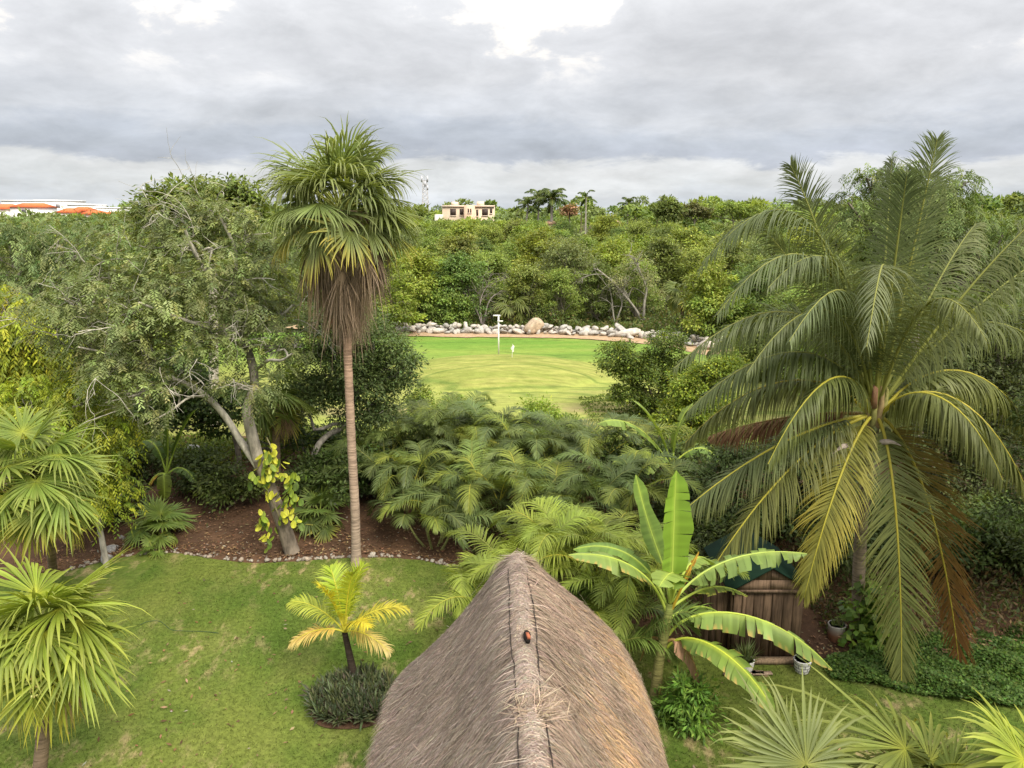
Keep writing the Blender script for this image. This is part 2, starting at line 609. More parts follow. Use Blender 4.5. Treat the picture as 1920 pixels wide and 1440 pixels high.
mb = MB()
rngG = np.random.default_rng(5)
grid(mb, np.linspace(-22, 24, 93), np.linspace(-6, 24, 61), lambda X, Y: 0.012 * np.sin(X * 1.3 + Y * .7) + 0.012 * np.sin(X * .5 - Y * 1.1))
tag(link('lawn', mb.mesh('lawn', M_LAWN, True)), kind='structure')


def build_bed():
    mb = MB()
    xs = np.linspace(-26, 26, 157); n = len(xs); m = 60
    e = edge_y(xs)
    t = np.linspace(0, 1, m)[:, None]
    Y = e[None] + (34.0 - e[None]) * t
    X = np.broadcast_to(xs[None], Y.shape)
    rg = np.random.default_rng(3)
    Zv = ground_z(X, Y) + 0.05 + 0.05 * rg.random(Y.shape) + 0.05 * np.sin(X * 2.1 + np.sin(Y * 1.7)) * np.sin(Y * 1.9)
    Zv[0] = -0.05
    i = np.arange(m - 1)[:, None]; j = np.arange(n - 1)[None]
    q = np.stack([i * n + j, i * n + j + 1, (i + 1) * n + j + 1, (i + 1) * n + j], -1).reshape(-1, 4)
    mb.add(np.stack([X, Y, Zv], -1).reshape(-1, 3), (1, 1, 1), q)
    tag(link('planting_bed', mb.mesh('planting_bed', M_SOIL, True)), 'red earth planting bed behind the lawn', None, kind='structure')


build_bed()
mb = MB()
grid(mb, np.linspace(-46, 30, 229), np.linspace(31.5, 66, 140), lambda X, Y: ground_z(X, Y) + 0.03 + 0.05 * np.sin(X * .21 + 1) * np.sin(Y * .3) - 0.1 * (1 - sstep(Y, 31.5, 34)))
tag(link('fairway', mb.mesh('fairway', M_FAIR, True)), kind='structure')
ROCK_PX = [(560, 604), (700, 612), (760, 617), (850, 620), (950, 621), (1050, 622), (1150, 627), (1230, 633), (1290, 642), (1340, 652), (1365, 658)]
ROCKP = catmull([gp(u, v + 6, 0.0) for u, v in ROCK_PX], 6)
mb = MB()
nrm = unit(np.cross(np.gradient(ROCKP, axis=0), Z3))
rg = np.random.default_rng(8)
w0 = 1.9 + 0.5 * rg.random((len(ROCKP), 1)); w1 = np.full((len(ROCKP), 1), 1.6)
va = ROCKP + nrm * w0 + A(0, 0, 0.085); vb = ROCKP - nrm * w1 + A(0, 0, 0.09)
k = len(ROCKP)
mb.add(np.vstack([va, vb]), (1, 1, 1), [[i, i + 1, k + i + 1, k + i] for i in range(k - 1)])
tag(link('dirt_path', mb.mesh('dirt_path', M_DIRT)), kind='structure')

# ------------------------------------------------------------------ plant builders


def fan_frond(mb, base, d, pet, rad, rng, nseg=36, spread=130, droop=0.5, tipdroop=1.0, col=(.09, .14, .03), tip=None, hub=None, petcol=(.16, .19, .06),
              sag=0.25, split=0.5, fold=0.2, petr=0.014, kpt=6, bend=0.35, ragged=0.16):
    """palmate leaf: petiole and pleated segments that part and hang at their tips"""
    d = unit(d); col = np.asarray(col, float); tip = col * 1.25 if tip is None else np.asarray(tip, float)
    hub = col * 1.5 if hub is None else np.asarray(hub, float)
    t = np.linspace(0, 1, 6)[:, None]
    P = base + d * pet * t + A(0, 0, -1) * (t ** 2) * pet * sag * (1 - abs(d[2]) * 0.5)
    if pet > 0:
        tube(mb, P, np.linspace(petr * 1.5, petr * 0.8, 6), 4, petcol)
    a = unit(P[-1] - P[-2]) if pet > 0 else d
    side = np.cross(a, Z3)
    if np.linalg.norm(side) < 0.15:
        side = np.cross(a, unit(A(rng.normal(), rng.normal(), 0)))
    side = unit(side)
    roll = rng.normal(0, 0.3)
    side = rot_about(side, a, roll)
    nrm_ = unit(np.cross(side, a))
    # blade axis bends down at the hub
    a = unit(a * cos(bend) - nrm_ * sin(bend)); nrm_ = unit(np.cross(side, a))
    droop = droop * math.exp(rng.normal(0, 0.3)); spread = spread * rng.uniform(0.86, 1.08)
    th = np.linspace(-1, 1, nseg) * R(spread) + rng.normal(0, 0.035, nseg)
    dth = R(spread) * 2 / nseg
    Lg = rad * (1 - 0.30 * (np.abs(np.linspace(-1, 1, nseg)) ** 2)) * (1 + rng.normal(0, ragged, nseg))
    D0 = a[None] * np.cos(th)[:, None] + side[None] * np.sin(th)[:, None] - nrm_[None] * (fold * np.abs(np.sin(th)))[:, None]
    D0 = unit(D0)
    W0 = unit(-a[None] * np.sin(th)[:, None] + side[None] * np.cos(th)[:, None])
    s = np.linspace(0, 1, kpt)
    pts = np.zeros((nseg, kpt, 3)); dirs = np.zeros_like(pts)
    pts[:, 0] = P[-1]; D = D0.copy()
    dr = (droop * np.clip(1 + 0.5 * rng.normal(size=nseg) + 0.5 * np.interp(np.linspace(0, 1, nseg), np.linspace(0, 1, 7), rng.normal(0, 1, 7)), 0.1, 3.0))[:, None]
    for k in range(1, kpt):
        f = (s[k] - s[k - 1]) * Lg[:, None]
        g_ = dr * (0.15 + tipdroop * max(0, s[k] - split * 0.9) * 2.2) * (s[k] - s[k - 1]) * 2.0
        D = unit(D + A(0, 0, -1)[None] * g_)
        dirs[:, k] = D
        pts[:, k] = pts[:, k - 1] + D * f
    hw = np.where(s <= split, s * rad * math.tan(dth / 2) * 1.04, split * rad * math.tan(dth / 2) * 1.04 * (1 - (s - split) / (1 - split)) ** 0.8)
    hw = np.maximum(hw, 0.0012)
    E1 = pts + W0[:, None] * hw[None, :, None]; E2 = pts - W0[:, None] * hw[None, :, None]
    C = pts - nrm_[None, None] * (hw * 0.55)[None, :, None]
    v = np.stack([E1, C, E2], 2).reshape(-1, 3)
    i = np.arange(nseg)[:, None, None]; k_ = np.arange(kpt - 1)[None, :, None]; j = np.arange(2)[None, None]
    o = i * kpt * 3 + k_ * 3 + j
    q = np.stack([o, o + 1, o + 4, o + 3], -1).reshape(-1, 4)
    seg = np.exp(rng.normal(0, 0.13, (nseg, 1, 1)))
    cc = np.where((s < 0.25)[:, None], hub + (col - hub) * (s / 0.25)[:, None], col + (tip - col) * ((s - 0.25) / 0.75)[:, None] ** 1.5)
    c = np.repeat((cc[None] * seg)[:, :, None], 3, 2).reshape(-1, 3)
    mb.add(v, np.clip(c, 0.004, 0.8), q)


def pin_frond(mb, P0, P1, P2, P3, rng, n=60, Lmax=0.7, W=0.035, pet=0.16, droop=0.35, lift=0.25, ang=(25, 62), col=(.07, .11, .025), tip=None, rach=(.2, .2, .06),
              rr=(0.03, 0.006), lk=4, both=(1, 1), prof=None, agef=None, roll=0.0, mess=0.4, mr=None):
    """feather leaf along a cubic curve, leaflets bending under their own weight"""
    col = np.asarray(col, float); tip = col if tip is None else np.asarray(tip, float)
    tt = np.linspace(0, 1, 16)
    rp, _ = bezier(P0, P1, P2, P3, tt)
    tube(mb if mr is None else mr, rp, np.linspace(rr[0], rr[1], 16), 5, rach)
    s = np.linspace(pet, 0.995, n) + rng.normal(0, 0.15 / n, n)
    s = np.clip(s, pet, 0.999)
    pts, T = bezier(P0, P1, P2, P3, s)
    ref = Z3
    side = np.cross(T, ref)
    ln = np.linalg.norm(side, axis=1)
    main = unit(np.cross(P3 - P0, Z3)) if np.linalg.norm(np.cross(P3 - P0, Z3)) > 0.05 else A(1, 0, 0)
    side = np.where((ln > 0.12)[:, None], side, main[None])
    # keep one consistent side along the curve
    sg = np.sign((side * main).sum(1)); sg[sg == 0] = 1
    side = unit(side * sg[:, None])
    side = unit(side - T * (side * T).sum(1, keepdims=True))
    up = np.cross(side, T)
    if roll:
        side, up = side * cos(roll) + up * sin(roll), up * cos(roll) - side * sin(roll)
    x = (s - pet) / (1 - pet)
    if prof is None:
        pr = np.interp(x, [0, 0.08, 0.3, 0.6, 0.85, 1], [0.45, 0.75, 1.0, 0.95, 0.62, 0.25])
    else:
        pr = np.interp(x, prof[0], prof[1])
    for sd in (0, 1):
        if not both[sd]:
            continue
        sgn = 1 if sd == 0 else -1
        L = Lmax * pr * np.exp(rng.normal(0, 0.06, n))
        a = np.radians(np.interp(x, [0, 1], ang)) + rng.normal(0, 0.04 + 0.07 * mess, n)
        # leaflets hang together in loose tresses
        tress = np.interp(x, np.linspace(0, 1, 14), rng.normal(0, 1, 14))
        D = side * (sgn * np.cos(a))[:, None] + T * (np.sin(a) + 0.16 * mess * tress)[:, None] + up * (lift + 0.22 * mess * np.interp(x, np.linspace(0, 1, 11), rng.normal(0, 1, 11)) + rng.normal(0, 0.07 + 0.08 * mess, n))[:, None]
        L = L * np.where(rng.random(n) < 0.10 * mess, rng.uniform(0.15, 0.8, n), 1.0)
        D = unit(D)
        ks = np.linspace(0, 1, lk + 1)
        P = np.zeros((n, lk + 1, 3)); P[:, 0] = pts
        WV = np.zeros_like(P)
        dr = (droop * np.exp(rng.normal(0, 0.2 + 0.25 * mess, n) + 0.3 * mess * tress))[:, None]
        for k in range(lk + 1):
            WV[:, k] = unit(T - D * (T * D).sum(1, keepdims=True) + 1e-6)
            if k < lk:
                D = unit(D + A(0, 0, -1)[None] * dr * (0.3 + ks[k] * 1.4) * (4 / lk))
                P[:, k + 1] = P[:, k] + D * (L / lk)[:, None]
        wp = np.interp(ks, [0, 0.2, 0.6, 1], [0.55, 1.0, 0.8, 0.06]) * W * 0.5
        E1 = P + WV * wp[None, :, None]; E2 = P - WV * wp[None, :, None]
        v = np.stack([E1, E2], 2).reshape(-1, 3)
        i = np.arange(n)[:, None]; k_ = np.arange(lk)[None]
        o = i * (lk + 1) * 2 + k_ * 2
        q = np.stack([o, o + 1, o + 3, o + 2], -1).reshape(-1, 4)
        lc = np.exp(rng.normal(0, 0.12, (n, 1)))
        age = np.zeros((n, lk + 1)) + ks[None] ** 2 * 0.35 if agef is None else np.clip(agef(x[:, None], ks[None], sgn), 0, 1)
        c = (col[None, None] * (1 - age[..., None]) + tip[None, None] * age[..., None]) * lc[:, None]
        mb.add(v, np.clip(np.repeat(c[:, :, None], 2, 2).reshape(-1, 3), 0.004, 0.8), q)


def banana_leaf(mb, P0, P1, P2, P3, W, rng, pet=0.12, fold=0.25, droop=0.5, col=(.10, .17, .035), rib=(.33, .40, .10), tear=0.5, n=44, r0=0.035, edge=None, both=(1, 1), up0=None, mr=None):
    col = np.asarray(col, float)
    tt = np.linspace(0, 1, 20)
    rp, _ = bezier(P0, P1, P2, P3, tt)
    tube(mb if mr is None else mr, rp, np.linspace(r0, 0.006, 20), 5, rib)
    s = np.linspace(pet, 1, n)
    pts, T = bezier(P0, P1, P2, P3, s)
    ref = Z3 if up0 is None else unit(up0)
    side = np.cross(T, ref)
    side = unit(np.where(np.linalg.norm(side, axis=1, keepdims=True) > 0.1, side, np.roll(side, 1, 0)))
    up = np.cross(side, T)
    x = (s - pet) / (1 - pet)
    wd = W * 0.5 * np.interp(x, [0, .06, .18, .5, .8, .93, 1], [.12, .55, .9, 1.0, .82, .5, .04]) * (1 + .08 * np.interp(x, np.linspace(0, 1, 9), rng.normal(0, 1, 9)))
    kk = np.array([0, .34, .68, 1.0])
    for sd, sgn in ((0, 1), (1, -1)):
        if not both[sd]:
            continue
        i0 = 0
        while i0 < n - 1:
            i1 = min(n - 1, i0 + int(rng.integers(2, 4)) if rng.random() < tear else i0 + int(rng.integers(4, 9)))
            idx = np.arange(i0, i1 + 1)
            f = fold + rng.normal(0, 0.07) * tear * 2
            dr = droop * math.exp(rng.normal(0, 0.3 + 0.35 * tear))
            m = len(idx)
            D = unit(side[idx] * sgn * cos(f) + up[idx] * sin(f) + T[idx] * 0.12)
            P = np.zeros((m, 4, 3)); P[:, 0] = pts[idx]
            gap = np.ones(m)
            u_ = np.linspace(0, 1, m)
            # torn strips narrow a little towards their outer edge
            for k in range(1, 4):
                D = unit(D + A(0, 0, -1)[None] * dr * 0.55)
                P[:, k] = P[:, k - 1] + D * (wd[idx] * (kk[k] - kk[k - 1]))[:, None]
                if tear > 0.15:
                    c_ = P[:, k].mean(0)
                    P[:, k] = c_ + (P[:, k] - c_) * (1 - 0.10 * tear * kk[k])
            if tear > 0.15:
                P[:, 3] += T[idx] * (0.02 * rng.normal(size=(m, 1)))
            v = P.reshape(-1, 3)
            i = np.arange(m - 1)[:, None]; k_ = np.arange(3)[None]
            o = i * 4 + k_
            q = np.stack([o, o + 1, o + 5, o + 4], -1).reshape(-1, 4)
            cb = np.exp(rng.normal(0, 0.10, (m, 1))) * math.exp(rng.normal(0, 0.06))
            c = np.repeat((col[None] * cb)[:, None], 4, 1)
            c[:, 0] = c[:, 0] * 0.6 + np.asarray(rib) * 0.4
            if edge is not None:
                mask = rng.random(m) < 0.35
                c[mask, 3] = edge
            mb.add(v, np.clip(c.reshape(-1, 3), 0.004, 0.8), q)
            i0 = i1


def crown_leaves(mb, lobes, n, rng, L=0.2, W=0.1, colors=((.06, .1, .02),), weights=None, droop=0.3, csize=0.45, clumps=None, style='leaf', fill=0.18, shell=(0.72, 1.05), zmin=-0.55, jit=0.2):
    """leaf-sized faces gathered in clumps over the lobes of a crown; returns the clump centres of each lobe"""
    lobes = [(np.asarray(c, float), np.broadcast_to(np.asarray(r, float), (3,)).astype(float)) for c, r in lobes]
    wts = np.array([np.prod(r) ** (2 / 3) for _, r in lobes]); wts /= wts.sum()
    allc = []
    for (c, r), w in zip(lobes, wts):
        nl = int(n * w)
        m = clumps if clumps else max(8, int(nl / 110))
        u_ = rnd_unit(rng, m * 3)
        u_ = u_[u_[:, 2] > zmin][:m]; m = len(u_)
        rr_ = rng.uniform(shell[0], shell[1], (m, 1))
        cc = c + u_ * rr_ * r
        allc.append(cc)
        cbri = np.exp(rng.normal(0, jit, (m, 1)))
        csz = csize * np.exp(rng.normal(0, 0.25, (m, 1)))
        if style == 'leaf':
            k = rng.integers(0, m, nl)
            off = rng.normal(size=(nl, 3)) * csz[k] * A(0.6, 0.6, 0.38)
            base = cc[k] + off
            nf = int(nl * fill)
            base[:nf] = c + rnd_unit(rng, nf) * (rng.random((nf, 1)) ** 0.4) * r * 0.8
            rad_ = unit(off * A(1, 1, 0.6) + u_[k] * csz[k] * 0.5)
            d = unit(rad_ + rnd_unit(rng, nl) * 0.75 + A(0, 0, -droop))
            nn = unit(A(0, 0, 0.75) + u_[k] * 0.35 + rnd_unit(rng, nl) * 0.65)
            wv = unit(np.cross(nn, d))
            col = pal(rng, nl, colors, weights, 0.14) * cbri[k]
            diamonds(mb, base, d, wv, L * np.exp(rng.normal(0, 0.22, nl)), W * np.exp(rng.normal(0, 0.22, nl)), col, np.cross(d, wv) * (W * 0.12))
        else:                                      # drooping feathery sprays of narrow leaflets
            per = 11
            ns = max(1, nl // per)
            k = rng.integers(0, m, ns)
            off = rng.normal(size=(ns, 3)) * csz[k] * A(0.6, 0.6, 0.4)
            b0 = cc[k] + off
            ax = unit(off * A(1, 1, 0.2) + u_[k] * 0.25 + rnd_unit(rng, ns) * 0.35 + A(0, 0, 0.05))
            tl = L * 2.6 * np.exp(rng.normal(0, 0.2, (ns, 1)))
            sc = pal(rng, ns, colors, weights, 0.14) * cbri[k]
            j = np.tile(np.arange(per), ns); kk = np.repeat(np.arange(ns), per)
            f = ((j + 0.5) / per)[:, None]
            base = b0[kk] + ax[kk] * tl[kk] * f + A(0, 0, -1) * tl[kk] * f ** 2 * (0.55 + droop)
            T = unit(ax[kk] + A(0, 0, -1) * 2 * f * (0.55 + droop))
            sd = unit(np.cross(T, Z3) + 1e-4)
            d = unit(sd * np.where(j % 2 == 0, 1, -1)[:, None] * 0.8 + T * 0.7 + A(0, 0, -droop * 0.8) + rnd_unit(rng, len(j)) * 0.25)
            wv = unit(np.cross(d, unit(np.cross(sd, T) + rnd_unit(rng, len(j)) * 0.4)))
            col = sc[kk] * np.exp(rng.normal(0, 0.10, (len(j), 1)))
            diamonds(mb, base, d, wv, L * np.exp(rng.normal(0, 0.2, len(j))), W, col)
    return allc


def wiggle(rng, p, q, k=4, amp=0.08):
    t = np.linspace(0, 1, k + 1)[:, None]
    P = p + (q - p) * t
    L = np.linalg.norm(q - p)
    P[1:-1] += rng.normal(size=(k - 1, 3)) * L * amp
    return catmull(P, 2)


def limbs_to(mb, start, lobes, clumps, rng, r0, col, nsub=6, amp=0.09, sub_r=0.35):
    for (c, r), cc in zip(lobes, clumps):
        c = np.asarray(c, float)
        s = np.asarray(start, float) if np.ndim(start) == 1 else np.asarray(start[int(np.argmin([np.linalg.norm(np.asarray(x) - c) for x in start]))], float)
        P = wiggle(rng, s, c, 4, amp)
        tube(mb, P, np.linspace(r0, r0 * 0.45, len(P)), 6, col)
        pick = rng.choice(len(cc), min(nsub, len(cc)), replace=False)
        for k in pick:
            s0 = P[rng.integers(len(P) // 2, len(P))]
            Q = wiggle(rng, s0, cc[k], 3, 0.10)
            tube(mb, Q, np.linspace(r0 * sub_r, r0 * 0.08, len(Q)), 5, col)


def bare_branch(mb, p, d, L, r, depth, rng, col, spread=0.6, grav=0.05):
    n = 5
    P = [np.asarray(p, float)]
    d = unit(d)
    for i in range(n):
        d = unit(d + rng.normal(size=3) * 0.16 + A(0, 0, -grav))
        P.append(P[-1] + d * L / n)
    P = np.array(P)
    tube(mb, P, np.linspace(r, r * 0.6, n + 1), 5 if r > 0.02 else 4, col)
    if depth <= 0:
        return
    for k in range(int(rng.integers(2, 4))):
        s = P[int(rng.integers(2, n + 1))]
        bare_branch(mb, s, d + rng.normal(size=3) * spread, L * rng.uniform(0.55, 0.8), r * 0.55, depth - 1, rng, col, spread, grav)


def rock_mesh(name, rng, col, sx=1, sy=0.8, sz=0.7, mat=None, sub=2):
    import bmesh
    bm = bmesh.new()
    bmesh.ops.create_icosphere(bm, subdivisions=sub, radius=1.0)
    ks = rng.normal(size=(5, 3)) * 1.5; ph = rng.random(5) * 6
    pl = rnd_unit(rng, 13)
    for v in bm.verts:
        p = np.array(v.co)
        # facets: clip the ball with a few planes
        for u_ in pl:
            h = p @ u_
            if h > 0.66:
                p = p - u_ * (h - 0.66) * 0.97
        p = p * (1 + 0.035 * sum(math.sin(k @ p * 1.3 + f) for k, f in zip(ks, ph)))
        v.co = p * A(sx, sy, sz)
    vs = np.array([v.co[:] for v in bm.verts]); fs = [[v.index for v in f.verts] for f in bm.faces]
    bm.free()
    mb = MB(); mb.add(vs, col, None, fs)
    return mb.mesh(name, mat or M_ROCK, False)

# ------------------------------------------------------------------ far buildings, tower, skyline palms


def building_peach():
    Y = 250.0
    t = thing('flat_roofed_house', 'peach flat-roofed house with roof blocks standing above the treetops', 'house', (at(880, 400, Y)[0], Y, 0))
    peach = (.60, .49, .37)

    def blk(name, u0, u1, vt, vb, y0, y1, col=peach):
        a, b = at(u0, vt, Y + y0), at(u1, vb, Y + y0)
        mb = MB(); box(mb, (a[0], Y + y0, max(0, b[2])), (b[0], Y + y1, a[2]), col)
        return part(name, mb, M_WALLP, t)
    w = blk('wall', 829, 927, 386, 520, 0, 12)
    blk('wall', 870, 891, 384.5, 520, -3, 3, (.60, .44, .32))
    blk('roof_block', 846, 858, 378.5, 386.2, 2, 7, (.70, .57, .46))
    blk('roof_block', 894, 907, 378, 386.2, 1, 6, (.70, .57, .46))
    blk('parapet', 828, 878, 385, 388, -0.4, 0.0, (.68, .54, .43))
    blk('parapet', 888, 928, 385, 388, -0.5, 0.0, (.68, .54, .43))
    blk('annex', 815, 832, 402, 520, -2, 8, (.62, .58, .52))
    for (u0, u1, v0, v1, yy) in ((844, 855, 391.5, 404, -0.12), (862, 869, 391.5, 403, -0.12), (877, 879.5, 391, 399, -3.12), (881.5, 884, 391, 399, -3.12), (893, 897, 393, 405, -0.12), (904, 915, 392, 404, -0.12), (919, 923, 391, 400, -0.12)):
        a, b = at(u0, v0, Y + yy), at(u1, v1, Y + yy)
        mb = MB(); box(mb, (a[0], Y + yy, b[2]), (b[0], Y + yy + 0.1, a[2]), (.05, .035, .03))
        f = part('window', mb, M_PAINT, t)
        mb = MB(); box(mb, (a[0] - .15, Y + yy - 0.15, b[2] - .2), (b[0] + .15, Y + yy - 0.02, b[2]), (.7, .58, .48))
        part('sill', mb, M_WALLP, f)


def red_roof_house(u0, u1, vr, ve, vb, Y, depth, label, hip=0.25, wallc=(.78, .76, .74), roofc=(.62, .16, .065)):
    a = at(u0, ve, Y); b = at(u1, ve, Y); zr = at(u0, vr, Y)[2]; z0 = max(0.0, at(u0, vb, Y)[2])
    t = thing('red_roofed_house', label, 'house', ((a[0] + b[0]) / 2, Y, 0), 'red roofed houses on the skyline')
    w = b[0] - a[0]
    mb = MB(); box(mb, (a[0], Y, 0.0), (b[0], Y + depth, a[2]), wallc); part('wall', mb, M_WALLP, t)
    mb = MB()
    e = 0.5
    v = [(a[0] - e, Y - e, a[2]), (b[0] + e, Y - e, a[2]), (b[0] + e, Y + depth + e, a[2]), (a[0] - e, Y + depth + e, a[2]),
         (a[0] + w * hip, Y + depth / 2, zr), (b[0] - w * hip, Y + depth / 2, zr)]
    mb.add(v, roofc, [[0, 1, 5, 4], [2, 3, 4, 5], [3, 2, 1, 0]], [[1, 2, 5], [3, 0, 4]])
    part('roof', mb, M_ROOFT, t)
    n = max(1, int(w / 5))
    for i in range(n):
        x = a[0] + w * (i + 0.5) / n
        mb = MB(); box(mb, (x - .7, Y - 0.06, a[2] - 1.9), (x + .7, Y - 0.02, a[2] - 0.7), (.09, .09, .1)); part('window', mb, M_PAINT, t)


def white_block(u0, u1, vt, vb, Y, depth, label, steps=()):
    a = at(u0, vt, Y); b = at(u1, vb, Y)
    t = thing('white_apartment_block', label, 'building', ((a[0] + b[0]) / 2, Y, 0), 'white blocks on the skyline')
    mb = MB(); box(mb, (a[0], Y, 0), (b[0], Y + depth, a[2]), (.80, .78, .77)); part('wall', mb, M_WALLP, t)
    mb = MB(); box(mb, (a[0] - .2, Y - .2, a[2] + .004), (b[0] + .2, Y + depth + .2, a[2] + .5), (.82, .81, .80)); part('parapet', mb, M_WALLP, t)
    for (s0, s1, sv) in steps:
        p, q = at(s0, sv, Y + 2), at(s1, vt, Y + 2)
        mb = MB(); box(mb, (p[0], Y + 2, a[2] + .5), (q[0], Y + depth - 1, p[2]), (.80, .74, .72)); part('stair_block', mb, M_WALLP, t)
    n = int((b[0] - a[0]) / 6)
    for i in range(n):
        x = a[0] + (b[0] - a[0]) * (i + .5) / n
        mb = MB(); box(mb, (x - .8, Y - .06, a[2] - 2.4), (x + .8, Y - .02, a[2] - 1.0), (.25, .24, .25)); part('window', mb, M_PAINT, t)


building_peach()
white_block(2, 128, 377.5, 420, 300, 14, 'long white block behind the red roofs at the end of the skyline', ((20, 60, 375.5), (62, 100, 374.5)))
white_block(126, 172, 385, 420, 292, 12, 'middle white block stepping down behind the red roofs', ((150, 168, 383),))
white_block(170, 222, 391, 425, 296, 12, 'lower white block with no red roof before it', ())
white_block(218, 262, 396, 425, 330, 12, 'small low white block beside the leafy treetop', ())
red_roof_house(-30, 14, 382, 392, 420, 262, 12, 'red hipped roof house cut by the edge of the picture')
red_roof_house(18, 70, 380.2, 388.5, 420, 255, 11, 'wide red hipped roof house in front of the long white block', 0.1)
red_roof_house(104, 128, 390, 398.5, 420, 250, 10, 'small red hipped roof house half hidden by dark leaves', 0.2)
red_roof_house(130, 153, 387.5, 395, 420, 258, 10, 'upper red roof house over the middle of the row', 0.08)
red_roof_house(150, 176, 394, 402, 420, 250, 10, 'broad red roof house stepping down the row', 0.1)
red_roof_house(178, 200, 397, 404, 420, 248, 9, 'last red roof house at the low end of the row', 0.15)
red_roof_house(1025, 1043, 414, 419.5, 440, 170, 8, 'pale house with a pinkish roof among trees below the palms', 0.2, (.72, .58, .5), (.45, .27, .2))
red_roof_house(1150, 1166, 414, 420, 440, 172, 8, 'pinkish roofed house among trees under the lone palm', 0.2, (.72, .66, .6), (.5, .33, .25))


def lattice_tower(u, vt, vb, Y, w0, w1, label, dishes):
    b = at(u, vb, Y); tz = at(u, vt, Y)[2]
    t = thing('lattice_tower', label, 'tower', (b[0], Y, 0))
    mb = MB()
    z0 = -0.1
    n = 12
    lv = np.linspace(0, 1, n + 1)
    cn = [(-1, -1), (1, -1), (1, 1), (-1, 1)]

    def P(i, k):
        w = w0 + (w1 - w0) * lv[k]
        return A(b[0] + cn[i % 4][0] * w, Y + cn[i % 4][1] * w, z0 + (tz - z0) * lv[k])
    for i in range(4):
        m = MB(); tube(m, [P(i, 0), P(i, n)], 0.16, 5, (.62, .62, .64)); part('leg', m, M_METAL, t)
    for k in range(n):
        for i in range(4):
            tube(mb, [P(i, k), P(i + 1, k + 1)], 0.09, 4, (.62, .6, .6)); tube(mb, [P(i + 1, k), P(i, k + 1)], 0.09, 4, (.62, .6, .6))
            tube(mb, [P(i, k + 1), P(i + 1, k + 1)], 0.09, 4, (.62, .6, .6))
    o = part('bracing', mb, M_METAL, t); o['kind'] = 'stuff'
    for (dx, dz, h) in dishes:
        m = MB(); box(m, (b[0] + dx - .35, Y - w1 - .5, tz + dz), (b[0] + dx + .35, Y - w1 - .1, tz + dz + h), (.5, .5, .53)); part('antenna_panel', m, M_METAL, t)
    m = MB(); tube(m, [A(b[0], Y, tz - 1), A(b[0], Y, tz + 2.5)], 0.12, 5, (.5, .5, .5)); part('mast', m, M_METAL, t)


lattice_tower(798, 338, 400, 420, 2.2, 1.0, 'pale lattice telecom tower beside the tall fan palm crown', ((-1.5, -1.0, 3.2), (1.5, -1.0, 3.2), (0.2, -3.2, 2.6), (1.5, -5, 2.2)))
lattice_tower(278, 357, 400, 450, 1.6, .7, 'small distant lattice mast above the leafy treetop', ((-.9, -1.0, 3.0), (.9, -1.4, 3.0)))


def skyline_palm(u, vc, Y, fl, label, seed, lean=0.0, n=15, trunk_r=0.24):
    rng = np.random.default_rng(seed)
    c = at(u, vc, Y)
    t = thing('royal_palm', label, 'palm tree', (c[0] - lean, Y, -0.1), 'palms on the skyline')
    mb = MB(); P = catmull([A(c[0] - lean, Y, -.1), A(c[0] - lean * .4, Y, c[2] * .5), c], 4)
    tube(mb, P, np.linspace(trunk_r * 1.3, trunk_r * .8, len(P)), 7, (.36, .33, .29)); part('trunk', mb, M_PALM, t, True)
    for i in range(n):
        az = i * 2.39996 + rng.normal(0, .2); el = R(np.interp(i / (n - 1), [0, .35, 1], [78, 40, -25]) + rng.normal(0, 6))
        h = A(cos(az), sin(az), 0); L = fl * rng.uniform(.85, 1.1)
        d = h * cos(el) + Z3 * sin(el)
        m = MB(); pin_frond(m, c, c + d * L * .4, c + d * L * .75 - Z3 * L * .05, c + h * L * (.5 + .45 * cos(el)) + Z3 * L * (sin(el) * .8 - .3), rng, 30, fl * .30, .2, .12, .6, .15, col=(.06, .085, .03), rr=(.06, .02), lk=3)
        part('frond', m, M_LEAF, t)


skyline_palm(990, 385, 175, 3.78, 'short leaning palm at the edge of the three skyline palms', 1, 1.5, 13)
skyline_palm(1010, 372, 178, 3.89, 'slim middle palm of the three skyline palms', 2, 0.3)
skyline_palm(1035, 372, 172, 4.37, 'full crowned tall palm of the three skyline palms', 3, 0.2, 20, .3)
skyline_palm(1099, 371, 180, 2.95, 'lone thin palm with few fronds on the skyline', 4, 0.0, 7, .17)
skyline_palm(1178, 382, 185, 3.07, 'low palm crown rising behind the round treetops', 5, 0.0, 10)

# ------------------------------------------------------------------ the wood beyond the fairway

GREENS = {
    'mid green': ((.140, .182, .056), (.160, .200, .062), (.118, .158, .048)),
    'yellow green': ((.170, .210, .050), (.150, .190, .050), (.190, .220, .058)),
    'deep green': ((.085, .122, .044), (.100, .138, .050), (.115, .150, .055)),
    'grey green': ((.120, .148, .072), (.138, .162, .080), (.102, .128, .062)),
    'olive green': ((.125, .148, .050), (.145, .164, .058), (.105, .126, .044)),
}


